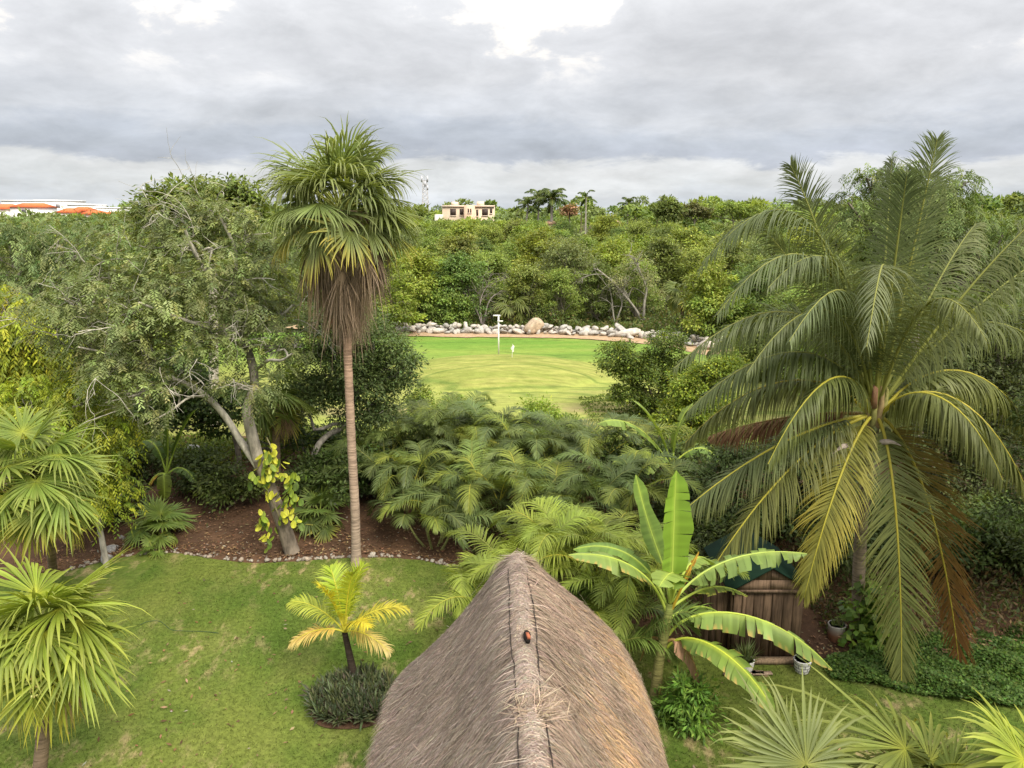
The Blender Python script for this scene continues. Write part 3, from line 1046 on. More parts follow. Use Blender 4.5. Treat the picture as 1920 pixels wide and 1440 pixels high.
def forest_proto(seed, tint, h=8.0, r=3.0, trunk_top=0.45, nl=10500, L=0.25, W=0.12, style='leaf', lob=17, flat=0.78):
    rng = np.random.default_rng(seed)
    t = link('forest_tree', None)
    lobes = []
    cz = h * (trunk_top + 1) / 2
    for i in range(lob):
        a = i * 2.399 + rng.normal(0, .3); q = (i + .5) / lob
        rr_ = r * 0.72 * math.sqrt(q); z = cz + (h - cz) * (0.76 - 1.5 * q ** 1.5) + rng.normal(0, .3)
        s = r * rng.uniform(.30, .48)
        lobes.append((A(cos(a) * rr_, sin(a) * rr_, min(z, h - s * .7)), A(s, s, s * flat * rng.uniform(.85, 1.2))))
    mb = MB()
    cl = crown_leaves(mb, lobes, nl, rng, L, W, GREENS[tint], None, 0.35, 0.5, None, style, 0.25, (0.7, 1.08), -0.7, 0.2)
    wd = MB()
    tt = A(rng.normal(0, .3), rng.normal(0, .3), h * trunk_top)
    P = catmull([A(0, 0, -.1), A(rng.normal(0, .15), rng.normal(0, .15), h * trunk_top * .5), tt], 3)
    tube(wd, P, np.linspace(.15, .09, len(P)), 6, (.24, .21, .17))
    limbs_to(wd, tt, lobes, cl, rng, .06, (.24, .21, .17), 3)
    link('trunk', wd.mesh('trunk', M_BARK, True), t); link('crown', mb.mesh('crown', M_LEAF), t)
    return t


PROTO = []
for i, (tint, h, r, tt, st) in enumerate((('mid green', 8, 3.1, .22, 'leaf'), ('yellow green', 8, 2.9, .2, 'leaf'), ('deep green', 8, 3.2, .18, 'leaf'), ('grey green', 8, 3.4, .25, 'leaf'),
                                          ('olive green', 8, 2.8, .22, 'leaf'), ('mid green', 8, 2.5, .14, 'leaf'), ('yellow green', 8, 3.4, .25, 'leaf'), ('deep green', 8, 2.6, .12, 'leaf'))):
    p = forest_proto(40 + i, tint, h, r, tt, style=st, nl=(10500, 9000, 13000, 11000, 8000, 14000, 7500, 10000)[i], L=(.25, .30, .20, .24, .33, .19, .36, .26)[i], W=(.12, .15, .10, .085, .14, .10, .18, .13)[i], lob=(17, 13, 20, 22, 12, 15, 11, 18)[i])
    p['tint'] = tint
    PROTO.append(p)
used = [False] * len(PROTO)
LANDMARKS = [(-2000, 60, 'outermost below the red roofs'), (60, 160, 'below the red roofed houses'), (160, 300, 'below the low white blocks'), (300, 520, 'behind the feathery leaning tree'),
             (520, 780, 'behind the tall fan palm'), (780, 870, 'below the lattice tower'), (870, 960, 'below the peach house'), (960, 1060, 'behind the big tan boulder'),
             (1060, 1140, 'below the lone skyline palm'), (1140, 1260, 'behind the pale bare trees'), (1260, 1400, 'behind the stone row end'),
             (1400, 1560, 'beside the coconut palm fronds'), (1560, 1760, 'behind the coconut palm'), (1760, 4000, 'outermost past the coconut palm')]
label_n = {}


def place_tree(x, y, h, pi_, rng, where=None, sq=1.0):
    p = PROTO[pi_]
    if not used[pi_]:
        used[pi_] = True; o = p
    else:
        o = copy_tree(p)
    s = h / 8.0
    w = s * sq * rng.uniform(.9, 1.2)
    o.location = (x, y, -.1); o.scale = (w, w * rng.uniform(.9, 1.1), s); o.rotation_euler = (0, 0, rng.uniform(0, 6.28))
    d = y * cos(PITCH) + (H - h * .7) * sin(PITCH)
    u = 960 + FPX * x / d
    lm = next(w_ for a, b, w_ in LANDMARKS if a <= u < b)
    rank = 'front rank' if y < 76 else 'second rank' if y < 90 else 'middle ranks' if y < 120 else 'far ranks'
    if y < 66:
        rank = 'near side'
    size = 'low' if h < 6.3 else 'tall' if h > 9.2 else 'round'
    tag(o, '%s %s tree, wood %s, %s' % (size, p['tint'], rank, lm), 'tree', 'trees of the wood')
    label_n.setdefault(o['label'], []).append((u, o))
    return o


def plant_wood():
    rng = np.random.default_rng(77)
    pts = []

    def ok(x, y, dmin):
        for (a, b) in pts:
            if (a - x) ** 2 + (b - y) ** 2 < dmin * dmin:
                return False
        return True

    def xr(y):
        return 1.0 * y * 0.70 + 4
    rocky = lambda x: np.interp(x, ROCKP[:, 0], ROCKP[:, 1])
    # front rank along the stone row
    for x in np.arange(-46, 26, 3.4):
        xx = x + rng.normal(0, .6); yy = rocky(xx) + 3.6 + rng.uniform(0, 3.0)
        u = 960 + FPX * xx / (yy * .977 + 1)
        if 1085 < u < 1210 or 880 < u < 950:        # the pale bare trees stand here
            yy += 4.0
        pts.append((xx, yy)); place_tree(xx, yy, rng.uniform(5.0, 7.0), int(rng.choice([0, 2, 2, 5, 7, 4, 1])), rng)
    n = 0; tries = 0
    while n < 215 and tries < 20000:
        tries += 1
        y = 74 + (178 - 74) * rng.random() ** 1.35
        x = rng.uniform(-xr(y), xr(y))
        if not ok(x, y, 3.6 + (y - 70) * .026):
            continue
        h = np.interp(y, [74, 95, 130, 178], [6.8, 7.6, 8.3, 9.5]) * rng.uniform(.8, 1.17)
        if 815 < 960 + FPX * x / (y * .977) < 945:
            h *= .93
        pts.append((x, y)); place_tree(x, y, h, int(rng.integers(0, 8)), rng); n += 1
    # groves closing the fairway on both sides
    for (xa, xb, ya, yb, k, hh) in ((-50, -17, 36, 66, 30, (6.2, 8.4)), (15, 48, 34, 62, 30, (5.0, 7.4))):
        c = 0; tries = 0
        while c < k and tries < 5000:
            tries += 1
            y = rng.uniform(ya, yb); x = rng.uniform(xa, xb)
            if abs(x) > xr(y) or (xa < 0 and x > -0.335 * y - 4.5) or (xa > 0 and x < (.36 if y < 44 else .30) * y + 2) or not ok(x, y, 4.0):
                continue
            pts.append((x, y)); c += 1
            place_tree(x, y, rng.uniform(*hh), int(rng.choice([0, 2, 3, 3, 4, 5, 7])), rng)


plant_wood()
ORD = ['first', 'second', 'third', 'fourth', 'fifth', 'sixth', 'seventh']
for lb_, os_ in label_n.items():
    if len(os_) > 1:
        for k_, (u_, o_) in enumerate(sorted(os_, key=lambda q_: q_[0])):
            o_['label'] = lb_ + ', %s from left' % ORD[min(k_, 6)]


def far_forest():
    rng = np.random.default_rng(9)
    mb = MB()
    cols = np.array([c for v in GREENS.values() for c in v])
    N = 0; tries = 0
    while N < 800 and tries < 9000:
        tries += 1
        y = 178 + (470 - 178) * rng.random() ** 1.2
        x = rng.uniform(-.7 * y - 5, .7 * y + 5)
        u = 960 + FPX * x / (y * .977)
        top = 10.3 + (y - 180) * .008 + rng.normal(0, 1.5)
        if u < 270 and y < 330: top = min(top, 10.0 + rng.normal(0, .35))      # the red roofs stay in sight
        if 805 < u < 935 and y < 255: top = min(top, 8.2 + rng.normal(0, .5))
        if 935 < u < 1080: top -= .6
        if u > 1180: top += (y / 300) * 1.8 * (1 if u < 1500 else 1.3)
        N += 1
        k = 190; r = rng.uniform(2.0, 4.8)
        d = rnd_unit(rng, k * 2); d = d[d[:, 2] > -.45][:k]; k = len(d)
        lob = rnd_unit(rng, 6); lob[:, 2] = np.abs(lob[:, 2]) * .6
        bump = 0.72 + .38 * np.max(np.clip(d @ lob.T, 0, 1) ** 3, 1)
        base = A(x, y, top - r * .75) + d * (r * bump * rng.uniform(.85, 1.05, k))[:, None] * A(1, 1, .78)
        dd = unit(d * .5 + rnd_unit(rng, k) + A(0, 0, -.2)); nn = unit(A(0, 0, .7) + d * .5 + rnd_unit(rng, k) * .5)
        base_c = cols[rng.integers(len(cols))] * rng.uniform(.75, 1.1)
        c = np.clip(base_c[None] * np.exp(rng.normal(0, .18, (k, 1))), .01, .5)
        diamonds(mb, base, dd, unit(np.cross(nn, dd)), 1.15 * np.exp(rng.normal(0, .25, k)), .75, c)
        tube(mb, [A(x, y, -.1), A(x, y, top - r * .8)], .18, 4, (.2, .17, .14))
    tag(link('distant_forest', mb.mesh('distant_forest', M_LEAF)), 'distant green woodland canopy reaching to the skyline', 'forest', kind='stuff')


far_forest()


def single_tree(name, label, lobes_px, Y, trunk_px, rng_seed, n, L, W, colors, style='leaf', weights=None, droop=.35, csize=.45, r0=.12, bark=(.24, .21, .17), base_z=None, nsub=5, flat=.75,
                fill=.18, start=None, trunk_r=None, jit=.2, cat='tree', ydepth=1.0, zmin=-.55, mat=None, group=None, shell=(.72, 1.05)):
    """a tree given by the sight lines to its trunk and to the lobes of its crown, all at real depth"""
    rng = np.random.default_rng(rng_seed)
    P = [at(u, v, Y + dy) for (u, v, dy) in trunk_px]
    base = P[0].copy()
    if base_z is not None:
        base[2] = base_z; P[0] = base
    t = thing(name, label, cat, base, group)
    lobes = []
    for lb in lobes_px:
        u, v, rp = lb[:3]; dy = lb[3] if len(lb) > 3 else 0.0
        c = at(u, v, Y + dy)
        r = rp * (c[1] * cos(PITCH) + (H - c[2]) * sin(PITCH)) / FPX
        lobes.append((c, A(r, r * ydepth, r * flat)))
    mb = MB(); wd = MB()
    cl = crown_leaves(mb, lobes, n, rng, L, W, colors, weights, droop, csize, None, style, fill, shell, zmin, jit)
    C = catmull(P, 4)
    tr = trunk_r or (r0 * 2.2, r0 * 1.2)
    tube(wd, C, np.linspace(tr[0], tr[1], len(C)), 9, bark)
    lm = MB()
    limbs_to(lm, start if start is not None else [P[-1]] + ([P[-2]] if len(P) > 2 else []), lobes, cl, rng, r0, bark, nsub)
    part('trunk', wd, M_BARK, t, True); part('limb', lm, M_BARK, t, True)['kind'] = 'stuff'
    part('crown', mb, mat or M_LEAF, t)
    return t, lobes, cl


def undergrowth():
    rng = np.random.default_rng(17)
    n = 46000
    x = rng.uniform(-48, 40, n); y = np.interp(x, ROCKP[:, 0], ROCKP[:, 1]) + 1.6 + rng.random(n) ** 1.5 * 22
    hmp = .35 + .55 * (np.sin(x * 1.7 + np.sin(y)) * np.sin(y * 1.1 + x * .3) * .5 + .5) + .3 * np.sin(x * .6)
    z = np.clip(hmp * rng.random(n) * 1.5, 0, 2.2)
    d = unit(rnd_unit(rng, n) + A(0, 0, .25)); mb = MB()
    diamonds(mb, np.stack([x, y, z], 1), d, unit(np.cross(d, rnd_unit(rng, n))), .34 * np.exp(rng.normal(0, .25, n)), .17, pal(rng, n, ((.075, .10, .036), (.06, .085, .032), (.10, .12, .045), (.11, .095, .05))))
    tag(link('undergrowth', mb.mesh('undergrowth', M_LEAF)), 'dark low undergrowth behind the stone row', 'undergrowth', kind='stuff')


undergrowth()
# trees that stand out of the wood
single_tree('round_crowned_tree', 'dark round tree standing above the wood on the skyline', [(1250, 388, 24), (1238, 398, 18), (1264, 396, 18), (1250, 405, 22)], 150, [(1250, 470, 0), (1250, 420, 0)], 301, 5000, .45, .25,
            GREENS['deep green'], base_z=-.1, csize=.6)
single_tree('round_crowned_tree', 'brownish domed tree next to the dark skyline tree', [(1300, 394, 18), (1318, 400, 16), (1285, 402, 14)], 155, [(1302, 470, 0), (1302, 415, 0)], 302, 3500, .45, .25,
            ((.12, .12, .07), (.10, .11, .06)), base_z=-.1, csize=.6)
single_tree('round_crowned_tree', 'broad green tree on the skyline before the coconut palm', [(1365, 394, 20), (1395, 400, 22), (1340, 402, 18), (1430, 404, 18)], 160, [(1375, 470, 0), (1375, 415, 0)], 303, 5000, .45, .25,
            GREENS['mid green'], base_z=-.1, csize=.6)
single_tree('flowering_tree', 'small reddish flowering tree between the skyline palms', [(1068, 391, 9), (1078, 396, 10), (1058, 397, 8)], 168, [(1068, 440, 0), (1068, 405, 0)], 304, 1500, .4, .25,
            ((.24, .13, .11), (.12, .11, .05), (.2, .12, .09)), base_z=-.1, csize=.6)
single_tree('broad_leafed_tree', 'bushy bright green tree at the end of the stone row', [(1350, 575, 48), (1400, 600, 50), (1330, 620, 40), (1380, 640, 55), (1425, 645, 45), (1320, 575, 30), (1440, 570, 40)], 60, [(1375, 690, 0), (1375, 640, 0)], 305, 14000, .24, .13,
            GREENS['yellow green'] + GREENS['mid green'], base_z=0.0, csize=.45)
single_tree('broad_leafed_tree', 'dense green tree closing the fairway beside the coconut fronds', [(1400, 650, 45), (1455, 660, 50), (1385, 695, 36), (1440, 705, 45), (1490, 690, 45), (1430, 620, 40), (1500, 640, 40)], 47, [(1440, 760, 0), (1440, 700, 0)], 308, 15000, .2, .11,
            GREENS['mid green'] + GREENS['deep green'], base_z=0.0, csize=.42)
single_tree('broad_leafed_tree', 'rounded green tree beside the fallen bare boughs', [(830, 545, 34), (812, 570, 30), (850, 575, 32), (832, 595, 34), (865, 600, 22)], 68.5, [(832, 622, 0), (832, 590, 0)], 306, 9000, .22, .12,
            GREENS['mid green'], base_z=0.0, csize=.4)
single_tree('broad_leafed_tree', 'light green tree at the start of the stone row under the fan palm', [(735, 560, 40), (755, 590, 34), (720, 600, 34), (700, 560, 34), (742, 520, 30)], 64, [(735, 640, 0), (735, 600, 0)], 307, 9000, .22, .12,
            GREENS['yellow green'], base_z=0.0, csize=.4)


def bare_tree(label, base_px, Y, arms, seed, col=(.27, .25, .21), r=.12, depth=4, name='bare_tree'):
    rng = np.random.default_rng(seed)
    b = gp(*base_px) if Y is None else at(*base_px, Y); b[2] = 0
    t = thing(name, label, 'tree', b)
    for arm in arms:
        P = [b] + [at(u, v, b[1] + dy) for u, v, dy in arm]
        C = catmull(P, 4)
        mb = MB(); tube(mb, C, np.linspace(r, r * .45, len(C)), 6, col)
        for k in range(6):
            s = C[int(rng.integers(len(C) // 3, len(C)))]
            bare_branch(mb, s, unit(C[-1] - C[-3]) + rng.normal(size=3) * .7 + Z3 * .3, rng.uniform(1.0, 1.7), r * .38, depth - 1, rng, col, .7)
        o = part('limb', mb, M_BARK, t, True); o['kind'] = 'stuff'
    return t, b


bt, bb = bare_tree('pale leafless tree with forked leaning trunk behind the stone row', (1207, 610), 69, [[(1195, 585, 0), (1168, 550, 0), (1145, 525, .5), (1120, 505, 1)], [(1208, 570, 0), (1212, 540, .3), (1200, 510, .6), (1195, 490, .6)]], 21, r=.13)
mbx = MB(); crown_leaves(mbx, [(at(1195, 515, 69.5), 1.6), (at(1160, 520, 70), 1.5), (at(1215, 550, 69.5), 1.2)], 2600, np.random.default_rng(4), .16, .07, ((.17, .18, .11), (.2, .2, .13)), csize=.6)
part('crown', mbx, M_LEAF, bt)
bare_tree('collapsed tree with drooping bare boughs beside the white pole', (905, 612), 69, [[(895, 585, 0), (880, 560, .2), (868, 545, .4)], [(915, 570, 0), (930, 552, 0), (948, 556, -.3)], [(900, 575, .2), (905, 550, .4), (915, 535, .5)]], 22, (.24, .21, .19), .085)
bare_tree('thin pale double trunk tree under the wood edge', (1155, 612), 69.4, [[(1150, 590, 0), (1147, 560, .2), (1143, 540, .3)], [(1160, 590, 0), (1166, 570, .1), (1160, 545, .2)]], 23, r=.09, depth=2)

# ------------------------------------------------------------------ stone row, boulder, pole, flag


def stone_row():
    rng = np.random.default_rng(12)
    cols = [(.44, .41, .37), (.38, .36, .33), (.50, .46, .41), (.34, .33, .31), (.46, .41, .36)]
    meshes = [rock_mesh('stone', rng, c, rng.uniform(.85, 1.15), rng.uniform(.7, .9), rng.uniform(.55, .8)) for c in cols + cols]
    L = np.concatenate([[0], np.cumsum(np.linalg.norm(np.diff(ROCKP, axis=0), axis=1))])
    u = [960 + FPX * p[0] / (p[1] * .977 + 2) for p in ROCKP]
    t = thing('rubble_stone_row', 'long row of heaped pale limestone rocks along the far fairway edge', 'stone wall', ROCKP[0])
    s = L[np.searchsorted(u, 690)]
    e = L[np.searchsorted(u, 1345)]
    n = 0
    x = s
    while x < e and n < 285:
        p = np.array([np.interp(x, L, ROCKP[:, k]) for k in range(3)])
        d = np.array([np.interp(x, L, nrm[:, k]) for k in range(3)])
        rows = [(rng.uniform(-.3, .5), 0), (rng.uniform(-1.3, -.7), 0)] + ([(rng.uniform(-.9, -.2), 1)] if rng.random() < .75 else [])
        for off, lev in rows:
            sz = rng.uniform(.24, .56) * (1.0 if lev == 0 else .9) * (1.5 if rng.random() < .1 else 1)
            q = p + d * off + A(rng.normal(0, .12), 0, 0)
            o = link('stone', meshes[int(rng.integers(len(meshes)))], t)
            o.location = [float(k) for k in (q - ROCKP[0] + A(0, 0, .09 + sz * .4 + lev * .36))]
            o.rotation_euler = (rng.normal(0, .35), rng.normal(0, .35), rng.uniform(0, 6.28)); o.scale = (sz * rng.uniform(.9, 1.4), sz, sz * rng.uniform(.6, 1.15))
            n += 1
        x += rng.uniform(.28, .44)


stone_row()
rngB = np.random.default_rng(31)
bo = link('boulder', rock_mesh('boulder', rngB, (.42, .33, .24), 1.15, .9, .95, None, 3))
bp = gp(1000, 628); bo.location = (bp[0], bp[1] + .2, .62); bo.scale = (1.02, .85, .82); bo.rotation_euler = (.1, -.15, .6)
tag(bo, 'large tan boulder standing above the heaped pale rocks', 'boulder')


def bird_pole():
    b = gp(935, 670, 0.5)
    b[2] = float(ground_z(b[0], b[1])) + .02
    t = thing('perch_pole', 'tall white pole with two short crossbars on the fairway mound', 'pole', b)
    top = at(935, 593, b[1])[2]
    mb = MB(); tube(mb, [b, A(b[0], b[1], top)], .055, 8, (.8, .8, .78), cap=True); part('pole', mb, M_PAINT, t, True)
    mb = MB(); box(mb, (b[0] - .36, b[1] - .05, top), (b[0] + .12, b[1] + .05, top + .09), (.8, .8, .78)); part('crossbar', mb, M_PAINT, t)
    z2 = at(935, 603, b[1])[2]
    mb = MB(); box(mb, (b[0] - .08, b[1] - .11, z2), (b[0] + .30, b[1] - .06, z2 + .08), (.8, .8, .78)); part('crossbar', mb, M_PAINT, t)


def golf_flag():
    b = gp(960, 690, 0.3); b[2] = float(ground_z(b[0], b[1])) + .02
    t = thing('golf_flag', 'small white flag on a thin pin in the putting green', 'flag', b)
    top = at(962, 645, b[1])[2]
    mb = MB(); tube(mb, [b, A(b[0] + .04, b[1], top)], .014, 6, (.75, .74, .68)); part('pin', mb, M_PAINT, t, True)
    mb = MB(); x, y = b[0] + .04, b[1]
    v = []
    for i, f in enumerate(np.linspace(0, 1, 7)):
        wv = .05 * sin(f * 9)
        v += [(x + wv * .8 + .13 * sin(f * pi) * (1 - .2 * f), y - .03 + wv, top - .02 - f * .52), (x - .02 - .10 * sin(f * pi) * (.5 + .5 * f) + wv * .5, y + .04 - wv, top - .06 - f * .42)]
    mb.add(v, (.85, .85, .85), [[i * 2, i * 2 + 1, i * 2 + 3, i * 2 + 2] for i in range(6)]); part('flag_cloth', mb, M_CLOTH, t)


bird_pole(); golf_flag()

# ------------------------------------------------------------------ garden trees
FEATHER = ((.120, .156, .078), (.142, .174, .092), (.098, .130, .062), (.160, .176, .086))
PALEBARK = (.36, .33, .27)


def leaning_tree():
    rng = np.random.default_rng(501)
    Y = 22.5
    b = gp(548, 1036, .1)
    t = thing('feathery_tree', 'big grey-green feathery tree with a leaning forked trunk hung with vine', 'tree', b)
    Y = b[1]
    p = lambda u, v, dy=0.0: at(u, v, Y + dy)
    trunk = catmull([b, p(528, 975), p(502, 905), p(484, 862)], 5)
    mb = MB(); tube(mb, trunk, np.linspace(.24, .16, len(trunk)), 10, (.20, .165, .13)); part('trunk', mb, M_BARK, t, True)
    arms = [([p(484, 862), p(470, 800), p(466, 762), p(480, 722, .4), p(474, 668, .6), p(452, 612, .8), p(446, 560, 1)], .15, .075),
            ([p(500, 898), p(455, 830, .2), p(425, 780, .3), p(395, 745, .2), p(362, 720, 0), p(325, 705, -.3), p(285, 688, -.6)], .105, .045),
            ([p(446, 562, 1), p(405, 520, .8), p(380, 470, .6), p(372, 430, .5)], .075, .03), ([p(450, 600, .9), p(500, 598, .9), p(540, 585, 1.0), p(566, 565, 1.0)], .06, .028),
            ([p(470, 660, .6), p(420, 620, 0), p(350, 590, -.6), p(290, 560, -1)], .06, .025), ([p(452, 612, .8), p(445, 540, 1.6), p(455, 470, 2), p(430, 400, 2)], .07, .03),
            ([p(483, 690, .3), p(510, 672, -.2), p(540, 668, -.5), p(565, 652, -.6)], .05, .02), ([p(290, 688, -.6), p(230, 660, -.8), p(180, 640, -1)], .04, .02),
            ([p(325, 705, -.3), p(280, 730, -.9), p(230, 740, -1.2)], .035, .015), ([p(395, 745, .2), p(365, 740, -.5), p(335, 762, -.9), p(300, 780, -1)], .035, .015)]
    for pts, r0, r1 in arms:
        C = catmull(pts, 4) - A(0, 1, 0) * np.linspace(0, .9 if r0 < .1 else .3, len(pts) * 4 - 3)[:, None]; mb = MB(); tube(mb, C, np.linspace(r0, r1, len(C)) * 1.15, 8, (.44, .41, .34) if r0 < .12 else (.30, .27, .22)); part('limb', mb, M_BARK, t, True)
    lp = [(120, 560, 70, -1), (190, 520, 80, 0), (260, 460, 80, 1), (330, 420, 70, 1.5), (400, 400, 70, 2), (460, 440, 75, 2), (510, 500, 60, 1.5), (230, 590, 85, -1), (320, 540, 90, -.5), (410, 520, 80, 0),
          (165, 640, 55, -.6), (220, 690, 70, -1.4), (290, 660, 70, -.9), (360, 640, 70, -.4), (470, 570, 70, .5), (520, 590, 55, .8), (260, 750, 55, -1.4), (440, 640, 50, -.2),
          (500, 650, 50, .2), (110, 610, 50, -.6), (320, 720, 35, -1), (450, 720, 45, -.6), (340, 470, 70, .3), (560, 640, 35, .4)]
    lobes = []
    for u, v, rp, dy in lp:
        c = p(u, v, dy); r = rp * (c[1] * .977 + (H - c[2]) * .215) / FPX
        lobes.append((c, A(r, r * 1.1, r * .72)))
    mb = MB()
    cl = crown_leaves(mb, lobes, 60000, rng, .125, .042, FEATHER, (3, 3, 2, 1.2), .12, .28, None, 'spray', .1, (.45, 1.18), -.8, .24)
    part('crown', mb, M_LEAF, t)
    ends = [a[0][-1] for a in arms] + [a[0][len(a[0]) // 2] for a in arms]
    lm = MB(); limbs_to(lm, ends, lobes, cl, rng, .034, (.42, .39, .33), 9, .12, .5)
    # bare pale twigs poking out of the foliage
    for k in range(60):
        c, r = lobes[int(rng.integers(len(lobes)))]
        s = c + rnd_unit(rng, 1)[0] * r * .6
        bare_branch(lm, s, unit(s - np.asarray(c)) + A(0, -.3, .5), rng.uniform(.6, 1.3), .015, 2, rng, (.48, .45, .38), .6)
    o = part('twigs', lm, M_BARK, t, True); o['kind'] = 'stuff'
    return Y


YL = leaning_tree()
single_tree('feathery_tree', 'grey-green feathery tree at the picture edge behind the yellow leafed tree', [(40, 470, 60), (110, 450, 55), (60, 530, 60), (130, 520, 50), (-10, 520, 60), (160, 470, 40), (90, 590, 50), (-20, 440, 45), (200, 440, 40)],
            31, [(80, 800, 0), (80, 640, 0), (75, 560, 0)], 310, 26000, .16, .042, FEATHER, 'spray', base_z=0, csize=.42, r0=.08, bark=(.38, .35, .29), nsub=8, droop=.4)
single_tree('broad_leafed_tree', 'tall leafy tree with open tufted top behind the feathery tree', [(300, 385, 40), (345, 375, 42), (385, 362, 22), (425, 350, 18), (455, 352, 14), (470, 375, 20), (440, 378, 24), (400, 395, 45), (455, 410, 45), (330, 420, 50), (275, 410, 30)],
            36, [(400, 800, 0), (400, 600, 0), (395, 450, 0)], 311, 15000, .26, .12, ((.10, .135, .042), (.12, .155, .05), (.08, .11, .038)), base_z=0, csize=.42, bark=(.4, .37, .3), nsub=7, droop=.5)
single_tree('feathery_tree', 'dense dark feathery tree behind the tall fan palm trunk', [(640, 610, 60), (700, 640, 62), (650, 690, 62), (735, 670, 40), (590, 660, 50), (690, 720, 55), (740, 720, 36), (610, 740, 48), (770, 680, 18), (670, 780, 40), (720, 770, 36), (600, 600, 50), (560, 720, 40), (540, 780, 40)],
            27, [(578, 900, -1), (590, 850, -.6), (612, 818, -.2), (650, 795, 0), (668, 740, 0)], 312, 42000, .13, .05, ((.085, .11, .05), (.10, .125, .058), (.062, .085, .038)), 'leaf', base_z=.4, csize=.36, r0=.08, bark=(.3, .28, .24), trunk_r=(.14, .07))
single_tree('yellow_leafed_tree', 'bright yellow-green drooping tree at the picture edge beside the feathery tree', [(20, 590, 45), (60, 575, 26), (75, 610, 30), (25, 650, 45), (60, 660, 35), (-10, 560, 30), (10, 700, 45), (70, 700, 35), (-30, 640, 50)],
            24.5, [(20, 900, 0), (25, 760, 0), (30, 660, 0)], 313, 16000, .17, .055, ((.24, .265, .03), (.20, .24, .032), (.16, .205, .03), (.13, .175, .03)), 'spray', base_z=.3, csize=.35, droop=.8)
single_tree('yellow_leafed_tree', 'bushy fresh green tree behind the upper fan palm', [(60, 760, 60), (130, 790, 60), (170, 840, 50), (110, 860, 60), (190, 890, 40), (50, 830, 60), (200, 950, 30), (165, 920, 40), (225, 930, 22), (-10, 780, 60), (215, 800, 40), (150, 740, 45)],
            20.6, [(196, 1028, 0), (180, 960, 0), (150, 880, 0)], 314, 30000, .12, .045, ((.20, .24, .028), (.165, .21, .03), (.25, .27, .034), (.12, .165, .028)), 'spray', base_z=.1, csize=.34, bark=(.4, .37, .32), r0=.05, trunk_r=(.09, .05), droop=.5)
single_tree('broad_leafed_tree', 'dark glossy tree shading the bed behind the feathery trunk', [(380, 760, 55), (330, 740, 50), (440, 760, 45), (300, 790, 40), (400, 800, 35), (545, 820, 40), (560, 760, 45), (630, 830, 40), (350, 690, 50), (240, 800, 40)],
            28.5, [(450, 900, 0), (445, 840, 0), (430, 790, 0)], 315, 15000, .16, .09, ((.035, .055, .018), (.045, .068, .02)), base_z=.4, csize=.36, r0=.06)
single_tree('feathery_tree', 'tall feathery tree rising behind the coconut palm crown', [(1625, 335, 30), (1660, 350, 36), (1700, 320, 26), (1720, 360, 55), (1775, 390, 55), (1800, 350, 26), (1690, 430, 60), (1760, 470, 70), (1830, 470, 70), (1620, 420, 45), (1640, 500, 60), (1880, 440, 50), (1890, 520, 70), (1700, 540, 70), (1590, 380, 26)],
            31, [(1720, 900, 0), (1715, 700, 0), (1720, 560, 0)], 316, 42000, .16, .05, ((.10, .125, .052), (.12, .145, .06), (.08, .105, .042)), 'spray', base_z=0, csize=.45, r0=.1, droop=.45)
single_tree('broad_leafed_tree', 'dark leafy tree filling the shade beside the coconut palm', [(1870, 640, 75), (1800, 690, 70), (1890, 740, 80), (1820, 790, 80), (1750, 740, 60), (1880, 860, 80), (1800, 880, 75), (1730, 840, 60), (1910, 960, 70), (1850, 990, 60), (1780, 990, 60), (1700, 930, 50), (1930, 820, 60), (1940, 620, 60), (1960, 720, 60)],
            24.5, [(1840, 1090, 0), (1835, 980, 0), (1830, 880, 0)], 317, 52000, .13, .055, ((.050, .068, .030), (.062, .082, .036), (.042, .058, .026)), base_z=.2, csize=.38, r0=.1, nsub=8)
single_tree('broad_leafed_tree', 'overhanging leafy tree at the picture edge, unseen lobes added to shade the lawn', [(1965, 860, 80), (1945, 960, 60), (2040, 780, 120), (2080, 930, 120), (2010, 1040, 80), (2150, 820, 130), (2180, 1000, 120), (2250, 800, 170, -6.5), (2400, 650, 170, -6.5), (2350, 900, 170, -6), (2200, 690, 130, -4), (2330, 700, 160, -8)],
            16.5, [(2090, 1240, 0), (2085, 1100, 0), (2075, 960, 0)], 329, 30000, .11, .05, ((.055, .075, .03), (.07, .092, .036), (.048, .064, .028)), base_z=.0, csize=.32, r0=.08, nsub=6)  # outer crown lobes, out of view, are added to shade the right-hand lawn
single_tree('broad_leafed_tree', 'dark bushy tree between the wooden shed and the banana leaves', [(1500, 860, 60), (1420, 880, 55), (1560, 900, 55), (1480, 940, 55), (1400, 960, 40), (1560, 980, 50), (1640, 960, 50), (1330, 900, 45), (1500, 1020, 45), (1600, 1040, 45), (1680, 1020, 45), (1360, 840, 40)],
            22, [(1500, 1120, 0), (1500, 1050, 0), (1500, 960, 0)], 318, 26000, .13, .06, ((.045, .062, .024), (.055, .078, .028), (.04, .055, .022)), base_z=.2, csize=.36, r0=.06)
single_tree('leafy_shrub', 'lumpy two-headed shrub with glossy leaves at the fairway edge', [(1160, 665, 34), (1195, 700, 40), (1250, 645, 34), (1225, 690, 42), (1180, 740, 34), (1265, 690, 34), (1240, 740, 40), (1150, 690, 20), (1210, 770, 28)],
                38, [(1225, 800, 0), (1220, 760, 0)], 319, 24000, .13, .075, ((.085, .12, .035), (.11, .15, .035), (.065, .092, .03), (.20, .235, .04)), 'leaf', (3, 2, 2, .5), base_z=.05, csize=.3, r0=.05, cat='shrub')
